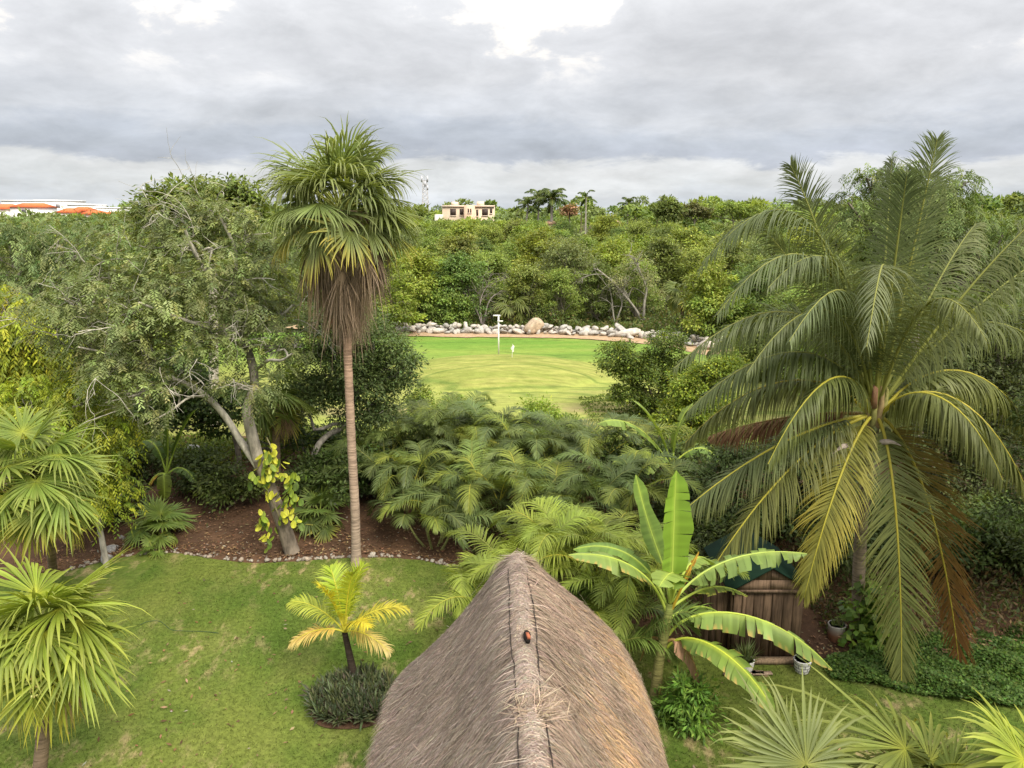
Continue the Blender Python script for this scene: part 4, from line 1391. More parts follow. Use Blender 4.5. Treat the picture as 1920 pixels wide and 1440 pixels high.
single_tree('leafy_shrub', 'yellow-green shrub between the lumpy shrub and the coconut fronds', [(1290, 720, 40), (1310, 760, 40), (1270, 780, 40), (1330, 700, 34), (1300, 810, 34), (1350, 750, 34), (1240, 820, 26), (1370, 690, 30)],
            35, [(1295, 860, 0), (1295, 800, 0)], 320, 17000, .14, .075, ((.15, .19, .035), (.25, .27, .035), (.11, .15, .03)), 'leaf', (3, 1, 2), base_z=.1, csize=.3, r0=.05, cat='shrub')
for lb, px_, sd, n, cc in (('airy light green shrub beyond the palms under the fairway mound', [(795, 745, 24), (785, 780, 28), (815, 785, 24), (770, 800, 22)], 321, 5200, ((.13, .175, .04), (.17, .21, .05))),
                           ('upright pale green shrub next to the airy shrub before the fairway', [(850, 765, 26), (840, 800, 26), (870, 790, 22), (885, 810, 18)], 322, 5200, ((.15, .19, .05), (.19, .22, .06))),
                           ('bright green shrub below the putting green flag', [(1010, 775, 28), (995, 800, 26), (1035, 800, 26), (1000, 760, 14)], 323, 6000, ((.12, .18, .03), (.16, .21, .04))),
                           ('low bright shrub next to the shrub below the flag', [(1065, 800, 24), (1085, 815, 22), (1050, 815, 24)], 324, 4200, ((.13, .17, .035), (.1, .14, .03))),
                           ('small round shrub peeping over the palm fronds', [(912, 785, 12), (908, 800, 14)], 325, 1500, ((.10, .13, .035), (.12, .15, .04)))):
    single_tree('leafy_shrub', lb, px_, 31.5, [(px_[0][0], 860, 0), (px_[0][0], 800, 0)], sd, n, .13, .06, cc, 'leaf', base_z=.2, csize=.26, r0=.025, cat='shrub', zmin=-.9, bark=(.3, .28, .2), nsub=8)


def understory():
    """dark low shrubs that fill the shade at the back of the bed"""
    rng = np.random.default_rng(66)
    spots = [(150, 940, 25), (260, 900, 26.5), (395, 905, 26), (420, 930, 24.5), (620, 900, 26), (660, 930, 25), (720, 930, 25.5), (740, 880, 27.5), (850, 900, 27), (590, 940, 24.5), (1000, 880, 28), (1160, 900, 26), (1250, 880, 27), (1300, 960, 23), (1720, 1120, 19.5), (1850, 1100, 20), (1920, 1140, 19.5), (1560, 1090, 19.5), (60, 960, 23), (200, 985, 23.5), (1690, 1090, 20.5), (1780, 1080, 21), (1900, 1060, 21.5), (1640, 1060, 20), (1420, 1010, 21), (1330, 1040, 20), (1280, 1010, 21)]
    names = ['beside the yellow leafed tree', 'behind the small banana plant', 'behind the leaning trunk base', 'under the leaning limb', 'behind the tall fan palm trunk', 'next to the tall trunk foot', 'between the trunk and the first areca', 'at the back of the bed under the airy shrub',
             'deep between the areca clumps', 'under the variegated vine', 'behind the middle arecas', 'behind the banana crown', 'behind the second banana', 'behind the shed roof', 'behind the hanging coconut fronds', 'in the dark corner beyond the ivy patch',
             'at the outer edge of the ivy patch', 'beside the shed back', 'behind the upper fan palm', 'between the fresh green trunk and the bed', 'between the coconut trunk and the dark corner', 'under the arching coconut fronds', 'outermost in the dark corner', 'right behind the coconut trunk', 'behind the shed ridge', 'between the shed and the banana', 'behind the banana flag leaf']
    for (u, v, Y), nm in zip(spots, names):
        b = at(u, v, Y); b[2] = float(ground_z(b[0], b[1]))
        t = thing('understory_shrub', 'low dark shrub %s' % nm, 'shrub', b, 'dark shrubs in the shade')
        h = rng.uniform(.9, 1.7); mb = MB(); wd = MB()
        lob = [(b + A(rng.normal(0, .5), rng.normal(0, .4), h * rng.uniform(.35, .8)), rng.uniform(.4, .7)) for _ in range(5)]
        cl = crown_leaves(mb, lob, 3400, rng, .15, .07, ((.045, .066, .024), (.06, .085, .028), (.038, .052, .02)), None, .4, .3)
        limbs_to(wd, b, lob, cl, rng, .025, (.15, .12, .09), 3)
        part('stem', wd, M_BARK, t, True)['kind'] = 'stuff'; part('foliage', mb, M_LEAF, t)


understory()


def vine():
    rng = np.random.default_rng(71)
    p = lambda u, v, dy=0.0: at(u, v, YL - .35 + dy)
    t = thing('variegated_vine', 'yellow and green variegated vine climbing the leaning trunk', 'vine', gp(540, 1030, .1))
    C = catmull([gp(540, 1030, .1), p(520, 960), p(500, 910), p(510, 850), p(500, 820)], 5)
    mb = MB(); tube(mb, C, .02, 5, (.2, .18, .1)); part('stem', mb, M_BARK, t, True)
    spots = []
    for (u, v, s, n, yel) in ((505, 850, 22, 16, 1), (515, 880, 24, 16, 1), (500, 910, 26, 12, .8), (545, 905, 24, 12, .3), (535, 950, 28, 12, .6), (555, 970, 16, 8, .7), (495, 975, 18, 8, .5), (505, 1005, 14, 6, .3), (480, 895, 16, 5, .2), (555, 930, 18, 6, .4)):
        for k in range(int(n * 1.7)):
            spots.append((u + rng.normal(0, s * .42), v + rng.normal(0, s * .6), yel))
    me = []
    for yel in (0, 1, 2):
        m = MB(); base = ((.07, .11, .022), (.15, .20, .03), (.33, .33, .045))[yel]
        k = 9; th = np.linspace(-pi * .82, pi * .82, k)
        v = [(0, 0, 0)] + [(-.45 * cos(a) + .45 if False else .5 + .5 * cos(a), .27 * sin(a) * (1.1 if abs(a) < 2 else .9), -.16 * (.5 + .5 * cos(a)) ** 2 - .12 * abs(sin(a))) for a in th]
        c = [np.array(base) * (1.25 if i % 3 else .75) for i in range(k + 1)]
        m.add(v, np.clip(np.array(c), 0, .8), None, [[0, i, i + 1] for i in range(1, k)])
        me.append(m.mesh('leaf', M_GLOSS))
    for (u, v, y) in spots:
        q = p(u, v, rng.normal(0, .18)) - np.array(t.location)
        o = link('leaf', me[2 if rng.random() < y * .55 else 1 if rng.random() < .5 + y * .3 else 0], t)
        o.location = [float(x) for x in q]
        o.rotation_euler = (rng.normal(0, .4), rng.uniform(.2, 1.2), -pi / 2 + rng.normal(0, .9)); s = rng.uniform(.16, .32); o.scale = (s, s, s)


vine()

# ------------------------------------------------------------------ palms


def tall_fan_palm():
    rng = np.random.default_rng(81)
    b = gp(668, 1058)
    Y = b[1]
    t = thing('tall_fan_palm', 'tall fan palm with a bare trunk and a shaggy skirt of dead fronds', 'palm tree', b)
    p = lambda u, v, dy=0.0: at(u, v, Y + dy)
    C = catmull([b, p(666, 960), p(660, 850), p(655, 740), p(651, 640), p(647, 540), p(643, 440), p(641, 395)], 8)
    n = len(C)
    rr_ = np.interp(np.linspace(0, 1, n), [0, .05, .5, .7, 1], [.165, .132, .115, .12, .16]) + .004 * np.sin(np.arange(n) * 2.4)
    f = np.linspace(0, 1, n)[:, None]
    col = np.where(f < .55, A(.34, .27, .21) + (A(.36, .24, .17) - A(.34, .27, .21)) * f / .55, A(.36, .24, .17) + (A(.3, .16, .10) - A(.36, .24, .17)) * (f - .55) / .45)
    mb = MB(); tube(mb, C, rr_, 14, col); part('trunk', mb, M_PALM, t, True)
    top = C[-1]
    N = 50
    for i in range(N):
        q = i / (N - 1)
        az = i * 2.39996 + rng.normal(0, .15)
        el = R(np.interp(q, [0, .2, .5, .8, 1], [80, 54, 34, 15, -8]) + rng.normal(0, 9))
        d = A(cos(az) * cos(el), sin(az) * cos(el), sin(el))
        s0 = top + A(cos(az), sin(az), 0) * .12 + Z3 * np.interp(q, [0, 1], [.25, -.35])
        g = np.exp(rng.normal(0, .12))
        fresh = np.interp(q, [0, .5, .85, 1], [.5, .25, .2, 0])
        col = np.array([.105, .130, .064]) * g * (1 - fresh) + np.array([.12, .17, .04]) * fresh
        tip = np.array([.165, .185, .095]) if q < .82 or rng.random() < .5 else np.array([.34, .27, .06])
        m = MB()
        fan_frond(m, s0, d, rng.uniform(.85, 1.4) * np.interp(q, [0, .3, 1], [.9, 1, 1.0]), rng.uniform(1.12, 1.38), rng, 46, 108, 1.0, 1.7, col, tip, (.17, .2, .06), (.24, .26, .09), .2, .56, .16, .017, 8, np.interp(q, [0, .3, 1], [.05, .3, .5]))
        part('frond', m, M_GLOSS, t)
    # the dead skirt
    for i in range(96):
        q = i / 95
        az = i * 2.39996 + rng.normal(0, .3)
        z = np.interp(q, [0, .6, 1], [.2, -.45, -1.5]) + rng.normal(0, .08)
        k = np.searchsorted(-C[:, 2], -(top[2] + z)); s0 = C[::-1][min(np.searchsorted(C[::-1][:, 2] * -1, -(top[2] + z)), n - 1)]
        h = A(cos(az), sin(az), 0)
        reach = np.interp(q, [0, .5, 1], [1.0, .85, .24]) * rng.uniform(.45, 1.12)
        drop = np.interp(q, [0, 1], [1.0, .75]) * rng.uniform(.8, 1.25)
        m = MB()
        pts = catmull([s0 + h * .14, s0 + h * reach * .75 + Z3 * (-.12), s0 + h * reach + Z3 * (-.5), s0 + h * reach * 1.0 - Z3 * drop], 4)
        pc = (.52, .42, .31) if rng.random() < .6 else (.30, .21, .15)
        tube(m, pts, np.linspace(.028, .013, len(pts)), 4, pc)
        cb = np.array([.29, .22, .165]) * np.exp(rng.normal(0, .3))
        fan_frond(m, pts[-1], -Z3 + h * .12 + rng.normal(size=3) * .1, 0.0, rng.uniform(1.0, 1.45), rng, 24, 42, 1.2, .8, cb, cb * .9, cb * 1.3, pc, 0, .3, .1, .01, 6, .05, .25)
        part('dead_frond', m, M_DRY, t)
    m = MB()
    s0 = C[int(n * .66)]
    fan_frond(m, s0 + A(-.15, -.12, .1), A(-.45, -.3, -.8), .25, .6, rng, 10, 30, .6, .6, (.4, .22, .16), (.3, .18, .12), (.4, .25, .18), (.42, .26, .18), 0, .4, .1, .02, 6, .1)
    part('leaf_boot', m, M_DRY, t)


tall_fan_palm()


def fan_palm(name, label, base, crown, seed, N=20, pet=.8, rad=.9, nseg=36, spread=150, elr=(82, -40), col=(.12, .17, .035), tip=(.2, .22, .06), hub=(.26, .29, .05), trunk_r=.12, dead=0, tcol=(.22, .16, .11), droop=.55, old=(.30, .26, .06), seeds=0, azf=None,
             group=None, kpt=7, petcol=(.2, .24, .07), fold=.1, bend=.45):
    rng = np.random.default_rng(seed)
    base, crown = np.asarray(base, float), np.asarray(crown, float)
    t = thing(name, label, 'palm tree', base, group)
    C = catmull([base, (base + crown) / 2 + A(.05, .05, 0), crown], 6)
    mb = MB(); tube(mb, C, np.linspace(trunk_r * 1.1, trunk_r * .9, len(C)), 10, tcol); part('trunk', mb, M_PALM, t, True)
    for i in range(N):
        q = i / max(1, N - 1)
        az = i * 2.39996 + rng.normal(0, .2) if azf is None else azf(i, rng)
        el = R(np.interp(q, [0, .3, 1], [elr[0], elr[0] * .55 + elr[1] * .2, elr[1]]) + rng.normal(0, 7))
        d = A(cos(az) * cos(el), sin(az) * cos(el), sin(el))
        g = np.exp(rng.normal(0, .1))
        c = np.array(col) * g
        tp = np.array(tip) if q < .75 else np.array(old)
        m = MB()
        fan_frond(m, crown + A(cos(az), sin(az), 0) * trunk_r * .6 - Z3 * q * .25, d, pet * rng.uniform(.85, 1.15), rad * rng.uniform(.88, 1.12), rng, nseg, spread, droop, 1.0, c, tp, hub, petcol, .25, .54, fold, .014, kpt, bend * rng.uniform(.7, 1.3))
        part('frond', m, M_GLOSS, t)
    for i in range(dead):
        az = rng.uniform(0, 6.28); h = A(cos(az), sin(az), 0); m = MB()
        fan_frond(m, crown + h * .1 - Z3 * .3, h * .5 - Z3 * .9, pet * .8, rad * .9, rng, 18, 50, .9, .8, (.22, .15, .09), (.18, .12, .07), (.26, .18, .1), (.3, .22, .14), 0, .3, .1, .012, 6, .1)
        part('dead_frond', m, M_DRY, t)
    for i in range(seeds):
        az = rng.uniform(pi * 1.05, pi * 1.95); h = A(cos(az), sin(az), 0); m = MB()
        P = catmull([crown, crown + h * .45 + Z3 * .15, crown + h * .8 - Z3 * .15, crown + h * .95 - Z3 * .75], 5)
        tube(m, P, np.linspace(.016, .006, len(P)), 5, (.42, .37, .2))
        ns = 90; k = rng.integers(len(P) // 2, len(P), ns)
        bs = P[k] + rng.normal(0, .035, (ns, 3)); dd = unit(rnd_unit(rng, ns) + A(0, 0, -.5))
        diamonds(m, bs, dd, unit(np.cross(dd, rnd_unit(rng, ns))), .05, .04, pal(rng, ns, ((.45, .42, .26), (.36, .33, .18))))
        part('seed_spray', m, M_LEAF, t)
    return t


YA, YB = 16.5, 11.8
fan_palm('thatch_palm', 'upper fan palm at the picture edge with open bright fans and seed sprays', gp(100, 1075) + A(0, 0, 0), at(62, 880, YA), 91, 25, .85, 1.10, 50, 150, (84, -48), (.105, .155, .036), (.2, .22, .07), (.24, .27, .05), .11, 2, seeds=2)
fan_palm('thatch_palm', 'lower fan palm at the picture edge with lush arching bright green fans', A(at(62, 1435, YB)[0], YB, 0), at(82, 1165, YB), 92, 22, .55, 1.10, 48, 140, (84, -42), (.145, .195, .034), (.235, .25, .07), (.30, .31, .05), .11, 2, seeds=1, droop=.75)
fan_palm('skirted_fan_palm', 'fan palm with a brown skirt behind the leaning trunk', A(at(515, 900, 25.2)[0], 25.2, .4), at(512, 735, 25.2), 93, 15, .7, .95, 30, 120, (75, -55), (.085, .12, .03), (.15, .17, .05), (.14, .17, .04), .13, 14, droop=.8)
fan_palm('dwarf_fan_palm', 'small fan palm with stiff green fans at the bed edge', gp(300, 1015, .15), gp(300, 1010, .15) + A(0, 0, .45), 94, 15, .5, .62, 28, 150, (80, 0), (.075, .115, .03), (.12, .15, .05), (.14, .17, .04), .08, 0, droop=.3)
fan_palm('dwarf_fan_palm', 'tiny fan palm in front of the small fan palm at the lawn edge', gp(287, 1036, .05), gp(287, 1036, .05) + A(0, 0, .2), 95, 8, .22, .36, 22, 140, (75, 5), (.08, .125, .03), (.13, .16, .05), (.14, .17, .04), .05, 0, droop=.3)
fan_palm('dwarf_fan_palm', 'small dark fan palm between the vine and the tall trunk', gp(600, 985, .4), gp(600, 985, .4) + A(0, 0, .5), 96, 12, .45, .6, 26, 145, (75, -10), (.06, .09, .026), (.1, .12, .04), (.1, .13, .035), .07, 0, droop=.45)
# fans rising from below the picture on the near side
fan_palm('garden_fan_palm', 'grey-green fan palm whose long fans rise at the bottom edge', A(at(1490, 1517, 9.6)[0], 9.6, 0), at(1490, 1517, 9.6), 97, 15, .75, 1.25, 46, 120, (80, -10), (.115, .140, .062), (.17, .19, .085), (.2, .21, .06), .12, 0, droop=.8, old=(.34, .30, .09))
fan_palm('garden_fan_palm', 'broad olive-green fan palm at the bottom edge under the ivy patch', A(at(1735, 1487, 9.8)[0], 9.8, 0), at(1735, 1487, 9.8), 98, 14, .6, 1.45, 52, 130, (75, -10), (.115, .140, .040), (.18, .19, .06), (.24, .25, .05), .12, 0, droop=.75)
fan_palm('garden_fan_palm', 'bright yellow-green fan palm at the bottom corner', A(at(1950, 1497, 8.8)[0], 8.8, 0), at(1950, 1497, 8.8), 99, 13, .55, 1.1, 40, 140, (80, -10), (.19, .23, .04), (.28, .29, .08), (.34, .34, .06), .1, 0, droop=.7)
fan_palm('edge_fan_palm', 'brown skirted fan palm under the wood at the stone row end', A(at(1280, 612, 66)[0], 66, 0), at(1278, 545, 66), 100, 14, .8, 1.2, 18, 120, (75, -50), (.085, .11, .04), (.13, .14, .06), (.13, .15, .05), .14, 12, droop=.8, kpt=5)
fan_palm('edge_fan_palm', 'shaggy fan palm beside the collapsed bare tree', A(at(962, 612, 68)[0], 68, 0), at(960, 572, 68), 101, 16, .8, 1.2, 18, 120, (75, -50), (.085, .11, .035), (.13, .14, .06), (.13, .15, .05), .14, 8, droop=.8, kpt=5)


def coconut_palm():
    rng = np.random.default_rng(111)
    b = gp(1608, 1195); Y = b[1]
    t = thing('coconut_palm', 'large coconut palm with long arching fronds beside the wooden shed', 'palm tree', b)
    c = at(1640, 770, Y + .2)
    p = lambda u, v, dy=0.0: at(u, v, Y + dy)
    C = catmull([b, p(1610, 1080), p(1616, 980), p(1628, 880, .1), c], 8)
    nC = len(C)
    mb = MB(); tube(mb, C, np.interp(np.linspace(0, 1, nC), [0, .1, .9, 1], [.2, .15, .13, .15]) + .005 * np.sin(np.arange(nC) * 2.2), 12, (.27, .215, .165)); part('trunk', mb, M_PALM, t, True)
    GR = (.074, .096, .048); OL = (.092, .108, .044); YE = (.17, .165, .055)
    # tip u, v, depth of the tip relative to the crown; control points as fraction of reach and lift; colour; leaflet droop and lift
    fr = [  # upright fronds
        (1757, 262, -.6, .55, .3, GR, .10, .1, .95), (1482, 310, 1.0, .6, .3, GR, .12, .15, .9), (1672, 300, 2.2, .5, .2, GR, .1, .1, .8), (1700, 330, -1.2, .55, .3, (.07, .092, .052), .15, .1, .95), (1760, 330, 1.5, .5, .3, GR, .12, .1, .9),
        # arching to the side
        (1312, 505, .2, .9, 1.25, GR, .35, .0, 1.0), (1345, 590, -1.5, .9, 1.1, GR, .35, .05, 1.0), (1965, 395, -.2, .5, .35, OL, .75, -.1, 1.0), (1990, 470, .8, .6, .5, OL, .75, -.1, 1.0), (1625, 650, -4.0, .8, 1.1, (.085, .10, .062), .35, .0, 1.1),
        (1480, 640, -2.6, .8, .9, GR, .35, .0, .95),
        # lower arches
        (1265, 690, -1.2, .9, .85, GR, .5, .0, 1.0), (1285, 830, .6, 1.0, .75, OL, .55, -.05, 1.0), (1440, 870, -1.8, .95, 1.1, OL, .6, -.1, .8), (1930, 930, -1.4, 1.1, .9, OL, .45, -.1, 1.0), (1880, 900, -2.4, 1.1, 1.0, OL, .45, -.1, 1.0), (1960, 860, .8, 1.1, .9, OL, .5, -.1, 1.0),
        # hanging
        (1285, 955, -.6, .8, .25, GR, .45, -.1, .95), (1325, 1085, -1.2, .6, .12, (.105, .115, .045), .5, -.1, .95), (1508, 1120, -1.6, .5, .1, (.125, .13, .042), .3, -.05, .9), (1690, 1290, -2.0, .45, .1, OL, .1, .0, 1.0), (1800, 1265, -1.2, .6, .2, (.17, .14, .04), .12, .0, 1.0),
        (1335, 815, 1.4, .7, .2, (.20, .12, .06), .7, -.1, .7),
        (1420, 420, 2.4, .6, .3, GR, .2, .05, .95), (1330, 660, 1.8, .9, 1.0, GR, .45, .0, 1.0), (1830, 420, 2.0, .6, .4, OL, .4, .0, .95), (1850, 640, -3.0, .8, .9, OL, .5, -.05, .9), (1990, 700, 1.5, 1.0, .9, OL, .5, -.1, 1.0), (1290, 770, -.4, .9, .9, GR, .5, -.05, 1.0), (1400, 700, -2.2, .9, 1.0, GR, .5, -.05, .95), (1440, 540, -1.6, .8, .8, GR, .4, 0, .95)]
    for i, (u, v, dy, rf, lf, col, dr, li, wl) in enumerate(fr):
        tip = p(u, v, dy)
        D = tip - c
        hz = D * A(1, 1, 0); L = np.linalg.norm(D)
        h = unit(hz)
        s0 = c + h * .13 + Z3 * (.15 if D[2] > 0 else -.1)
        if D[2] > .5 and lf < .6:       # upright
            P1 = s0 + unit(D + Z3 * L * .25) * L * .4; P2 = s0 + D * .72 + Z3 * L * .10
        elif lf >= .6:                  # arching over
            P1 = s0 + hz * .22 + Z3 * (max(D[2], 0) * .55 + L * .36 * lf); P2 = s0 + hz * (.62 * min(rf, 1.0)) + Z3 * (max(D[2], D[2] * .3) * .9 + L * .42 * lf)
        else:                           # hanging
            P1 = s0 + hz * .38 + Z3 * (D[2] * .10 + .12); P2 = s0 + hz * .75 + Z3 * (D[2] * .55)
        dead = i in (20, 21, 22)
        rach = (.34, .30, .06) if D[2] < 0 else (.19, .20, .07)
        if i == 22: rach = (.25, .15, .08)
        if i == 21:
            ag = lambda x, k, s: np.clip((x - .30) * 1.5 + k * .35, 0, 1); tc_ = (.27, .14, .055)
        elif i == 19:
            ag = lambda x, k, s: np.clip(.15 + (np.exp(-((x - .55) / .2) ** 2)) * .8 * k + .25 * k, 0, 1); tc_ = (.33, .27, .08)
        elif i == 22:
            ag = lambda x, k, s: .5 + 0 * x * k; tc_ = (.2, .1, .06)
        else:
            ag = None; tc_ = YE if D[2] < 0 else tuple(np.array(col) * 1.25)
        if D[2] > .5: col = tuple(np.array(col) * .6 + np.array([.098, .112, .074]) * .4)
        m = MB(); mr = MB()
        pin_frond(m, s0, P1, P2, tip, rng, 165 if D[2] < .5 else 125, (1.2 if D[2] < .5 else 1.05) * wl, .035 if D[2] < .5 else .027, .12, dr * (1.7 if lf >= .3 else 1.15), li, (18, 64), col, tc_, rach, (.045, .007), 6, agef=ag, mess=.55, mr=mr, roll={0: .3, 1: -1.15, 2: .9, 4: .8, 7: -.5, 23: -1.0, 24: .8, 21: 1.15}.get(i, 0.0))
        fo = part('frond', m, M_GLOSS if i not in (21, 22) else M_DRY, t); part('rachis', mr, M_GLOSS, fo, True)
    # crown heart: fibre, cut stubs, nuts and spathes
    m = MB()
    for k in range(9):
        az = k * .7; h = A(cos(az), sin(az), 0)
        tube(m, [c + h * .10 - Z3 * .35, c + h * .20 + Z3 * .15, c + h * .22 + Z3 * .55], np.array([.10, .07, .03]), 6, (.30, .22, .11) if k % 2 else (.27, .26, .09))
    part('fibre_sheath', m, M_STRAW, t, True)
    m = MB(); q = c + A(-.14, -.22, .42); tube(m, [q - Z3 * .3, q + A(-.01, -.02, .22)], np.array([.075, .055]), 8, (.22, .12, .07), cap=True); part('cut_stub', m, M_WOOD, t)
    nut = rock_mesh('coconut', np.random.default_rng(2), (.13, .15, .05), .8, .8, 1.0, M_PAINT, 2)
    for k in range(11):
        az = -pi / 2 + rng.normal(0, .9); o = link('coconut', nut, t)
        q = c + A(cos(az) * .32, sin(az) * .32, -.45 + rng.normal(0, .14)) - np.array(t.location)
        o.location = [float(x) for x in q]; s = rng.uniform(.09, .13); o.scale = (s, s, s)
    for (u0, v0, u1, v1) in ((1590, 835, 1560, 852), (1645, 830, 1690, 836), (1640, 850, 1634, 905)):
        a_, b_ = p(u0, v0, -.35), p(u1, v1, -.55); m = MB()
        P = catmull([a_, (a_ + b_) / 2 + A(0, -.05, .07), b_], 4); tube(m, P, np.array([.02, .06, .07, .065, .05, .04, .03, .02, .008]), 6, (.38, .32, .27)); part('spathe', m, M_STRAW, t, True)


coconut_palm()


def young_palm():
    rng = np.random.default_rng(121)
    b = gp(668, 1290); Y = b[1]
    t = thing('young_coconut_palm', 'young yellow-green palm with dark slim trunk on the open lawn', 'palm tree', b)
    p = lambda u, v, dy=0.0: at(u, v, Y + dy)
    c = p(646, 1185)
    C = catmull([b, p(658, 1240), c], 8); n = len(C); f = np.linspace(0, 1, n)[:, None]
    col = np.where(f < .28, A(.26, .23, .19), A(.055, .042, .032)) * np.ones((n, 3))
    col[int(n * .28)] = (.5, .48, .45)
    mb = MB(); tube(mb, C, np.linspace(.10, .06, n), 10, col); part('trunk', mb, M_PALM, t, True)
    YL_ = (.30, .31, .035); GY = (.215, .27, .032)
    fr = [(620, 1066, .5, GY, .3), (680, 1062, .3, GY, .2), (662, 1075, -.3, (.24, .29, .035), .2), (548, 1128, .1, (.22, .25, .05), .5), (600, 1100, -.3, (.42, .36, .035), .25), (762, 1140, .1, (.32, .29, .05), .45), (690, 1175, -.9, (.42, .34, .04), .4), (546, 1205, -.2, (.40, .28, .10), .55), (730, 1222, -.4, (.34, .27, .09), .55), (640, 1090, .8, GY, .2)]
    for i, (u, v, dy, col, dr) in enumerate(fr):
        tip = p(u, v, dy); D = tip - c; L = np.linalg.norm(D); hz = D * A(1, 1, 0)
        P1 = c + D * .3 + Z3 * L * .22; P2 = c + D * .72 + Z3 * L * .18
        tc_ = (.42, .34, .22) if i in (7, 8) else (.36, .34, .06)
        m = MB(); mr = MB(); pin_frond(m, c, P1, P2, tip, rng, 50, .46, .028, .18, dr * .6, .15, (25, 62), col, tc_, (.42, .38, .06), (.022, .005), 4, agef=(lambda x, k, s: np.clip(x * .9 + k * .3 - .25, 0, 1)) if i in (7, 8) else None, mr=mr)
        fo = part('frond', m, M_GLOSS, t); part('rachis', mr, M_GLOSS, fo, True)
    # ring of dark rosettes round its foot
    me = []
    for k in range(4):
        m = MB(); N = 26
        az = np.arange(N) * 2.4 + rng.normal(0, .2, N); el = np.radians(np.linspace(85, 12, N) + rng.normal(0, 6, N))
        d = np.stack([np.cos(az) * np.cos(el), np.sin(az) * np.cos(el), np.sin(el)], 1)
        sd = unit(np.cross(d, Z3) + 1e-5); L = .27 * np.exp(rng.normal(0, .15, N))
        cols = pal(rng, N, ((.048, .062, .042), (.062, .075, .05), (.055, .045, .045), (.085, .095, .06)), None, .2)
        ks = [0, .4, .75, 1]; wd = [.022, .024, .015, .001]
        V = np.zeros((N, 4, 3, 3)); DD = d.copy(); P = np.zeros((N, 3))
        for j in range(4):
            V[:, j, 0] = P + sd * wd[j]; V[:, j, 1] = P - np.cross(sd, DD) * wd[j] * -.5; V[:, j, 2] = P - sd * wd[j]
            if j < 3:
                DD = unit(DD + A(0, 0, -.12)); P = P + DD * (L * (ks[j + 1] - ks[j]))[:, None]
        o = (np.arange(N)[:, None, None] * 12 + np.arange(3)[None, :, None] * 3 + np.arange(2)[None, None])
        m.add(V.reshape(-1, 3), np.repeat(cols, 12, 0), np.stack([o, o + 1, o + 4, o + 3], -1).reshape(-1, 4))
        me.append(m.mesh('rosette_plant', M_GLOSS))
    cen = gp(663, 1318); k = 0; ros = []
    for i in range(112):
        r = .86 * math.sqrt((i + .5) / 112); a = i * 2.39996
        q = cen + A(cos(a) * r, sin(a) * r * .95, 0)
        if np.linalg.norm((q - b)[:2]) < .14:
            continue
        o = link('rosette_plant', me[i % 4]); o.location = (q[0], q[1], .1 + .12 * (1 - r / .9) + rng.uniform(-.02, .03)); s = rng.uniform(.85, 1.25); o.scale = (s, s, s * 1.05); o.rotation_euler = (rng.normal(0, .15) + q[1] * 0, rng.normal(0, .15), rng.uniform(0, 6.28))
        sec = int(((90 - math.degrees(math.atan2(q[1] - b[1], q[0] - b[0]))) % 360) / 30 + .5) % 12
        ros.append((sec, np.linalg.norm((q - b)[:2]), o))
        side = ('far rim' if q[1] > cen[1] + .35 else 'near rim' if q[1] < cen[1] - .35 else 'middle')
        ring = 'outer' if r > .6 else 'inner'
        tag(o, 'dark green %s rosette at the %s of the ring round the young palm' % (ring, side), 'plant', 'dark rosettes round the young palm')
    hours = ['twelve', 'one', 'two', 'three', 'four', 'five', 'six', 'seven', 'eight', 'nine', 'ten', 'eleven']
    for sec in range(12):
        for k, (_, _, o) in enumerate(sorted((r_ for r_ in ros if r_[0] == sec), key=lambda r_: r_[1])):
            o['label'] = 'dark rosette plant, number %s out from the young palm trunk towards %s o\'clock' % (['one', 'two', 'three', 'four', 'five', 'six', 'seven', 'eight', 'nine', 'ten', 'eleven', 'twelve', 'thirteen', 'fourteen', 'fifteen', 'sixteen', 'seventeen', 'eighteen', 'nineteen', 'twenty', 'twenty-one', 'twenty-two', 'twenty-three', 'twenty-four', 'twenty-five', 'twenty-six', 'twenty-seven', 'twenty-eight', 'twenty-nine', 'thirty'][min(k, 29)], hours[sec])
    mb = MB(); n = 40; a = np.arange(n) * 2 * pi / n; rr_ = .90 + .03 * np.sin(a * 5)
    v = [cen + A(0, 0, .05)] + [cen + A(cos(x) * r_, sin(x) * r_, .026) for x, r_ in zip(a, rr_)]
    mb.add(v, (1, 1, 1), None, [[0, 1 + i, 1 + (i + 1) % n] for i in range(n)]); tag(link('soil_ring', mb.mesh('soil_ring', M_SOIL)), 'round soil ring', None, kind='structure')


young_palm()


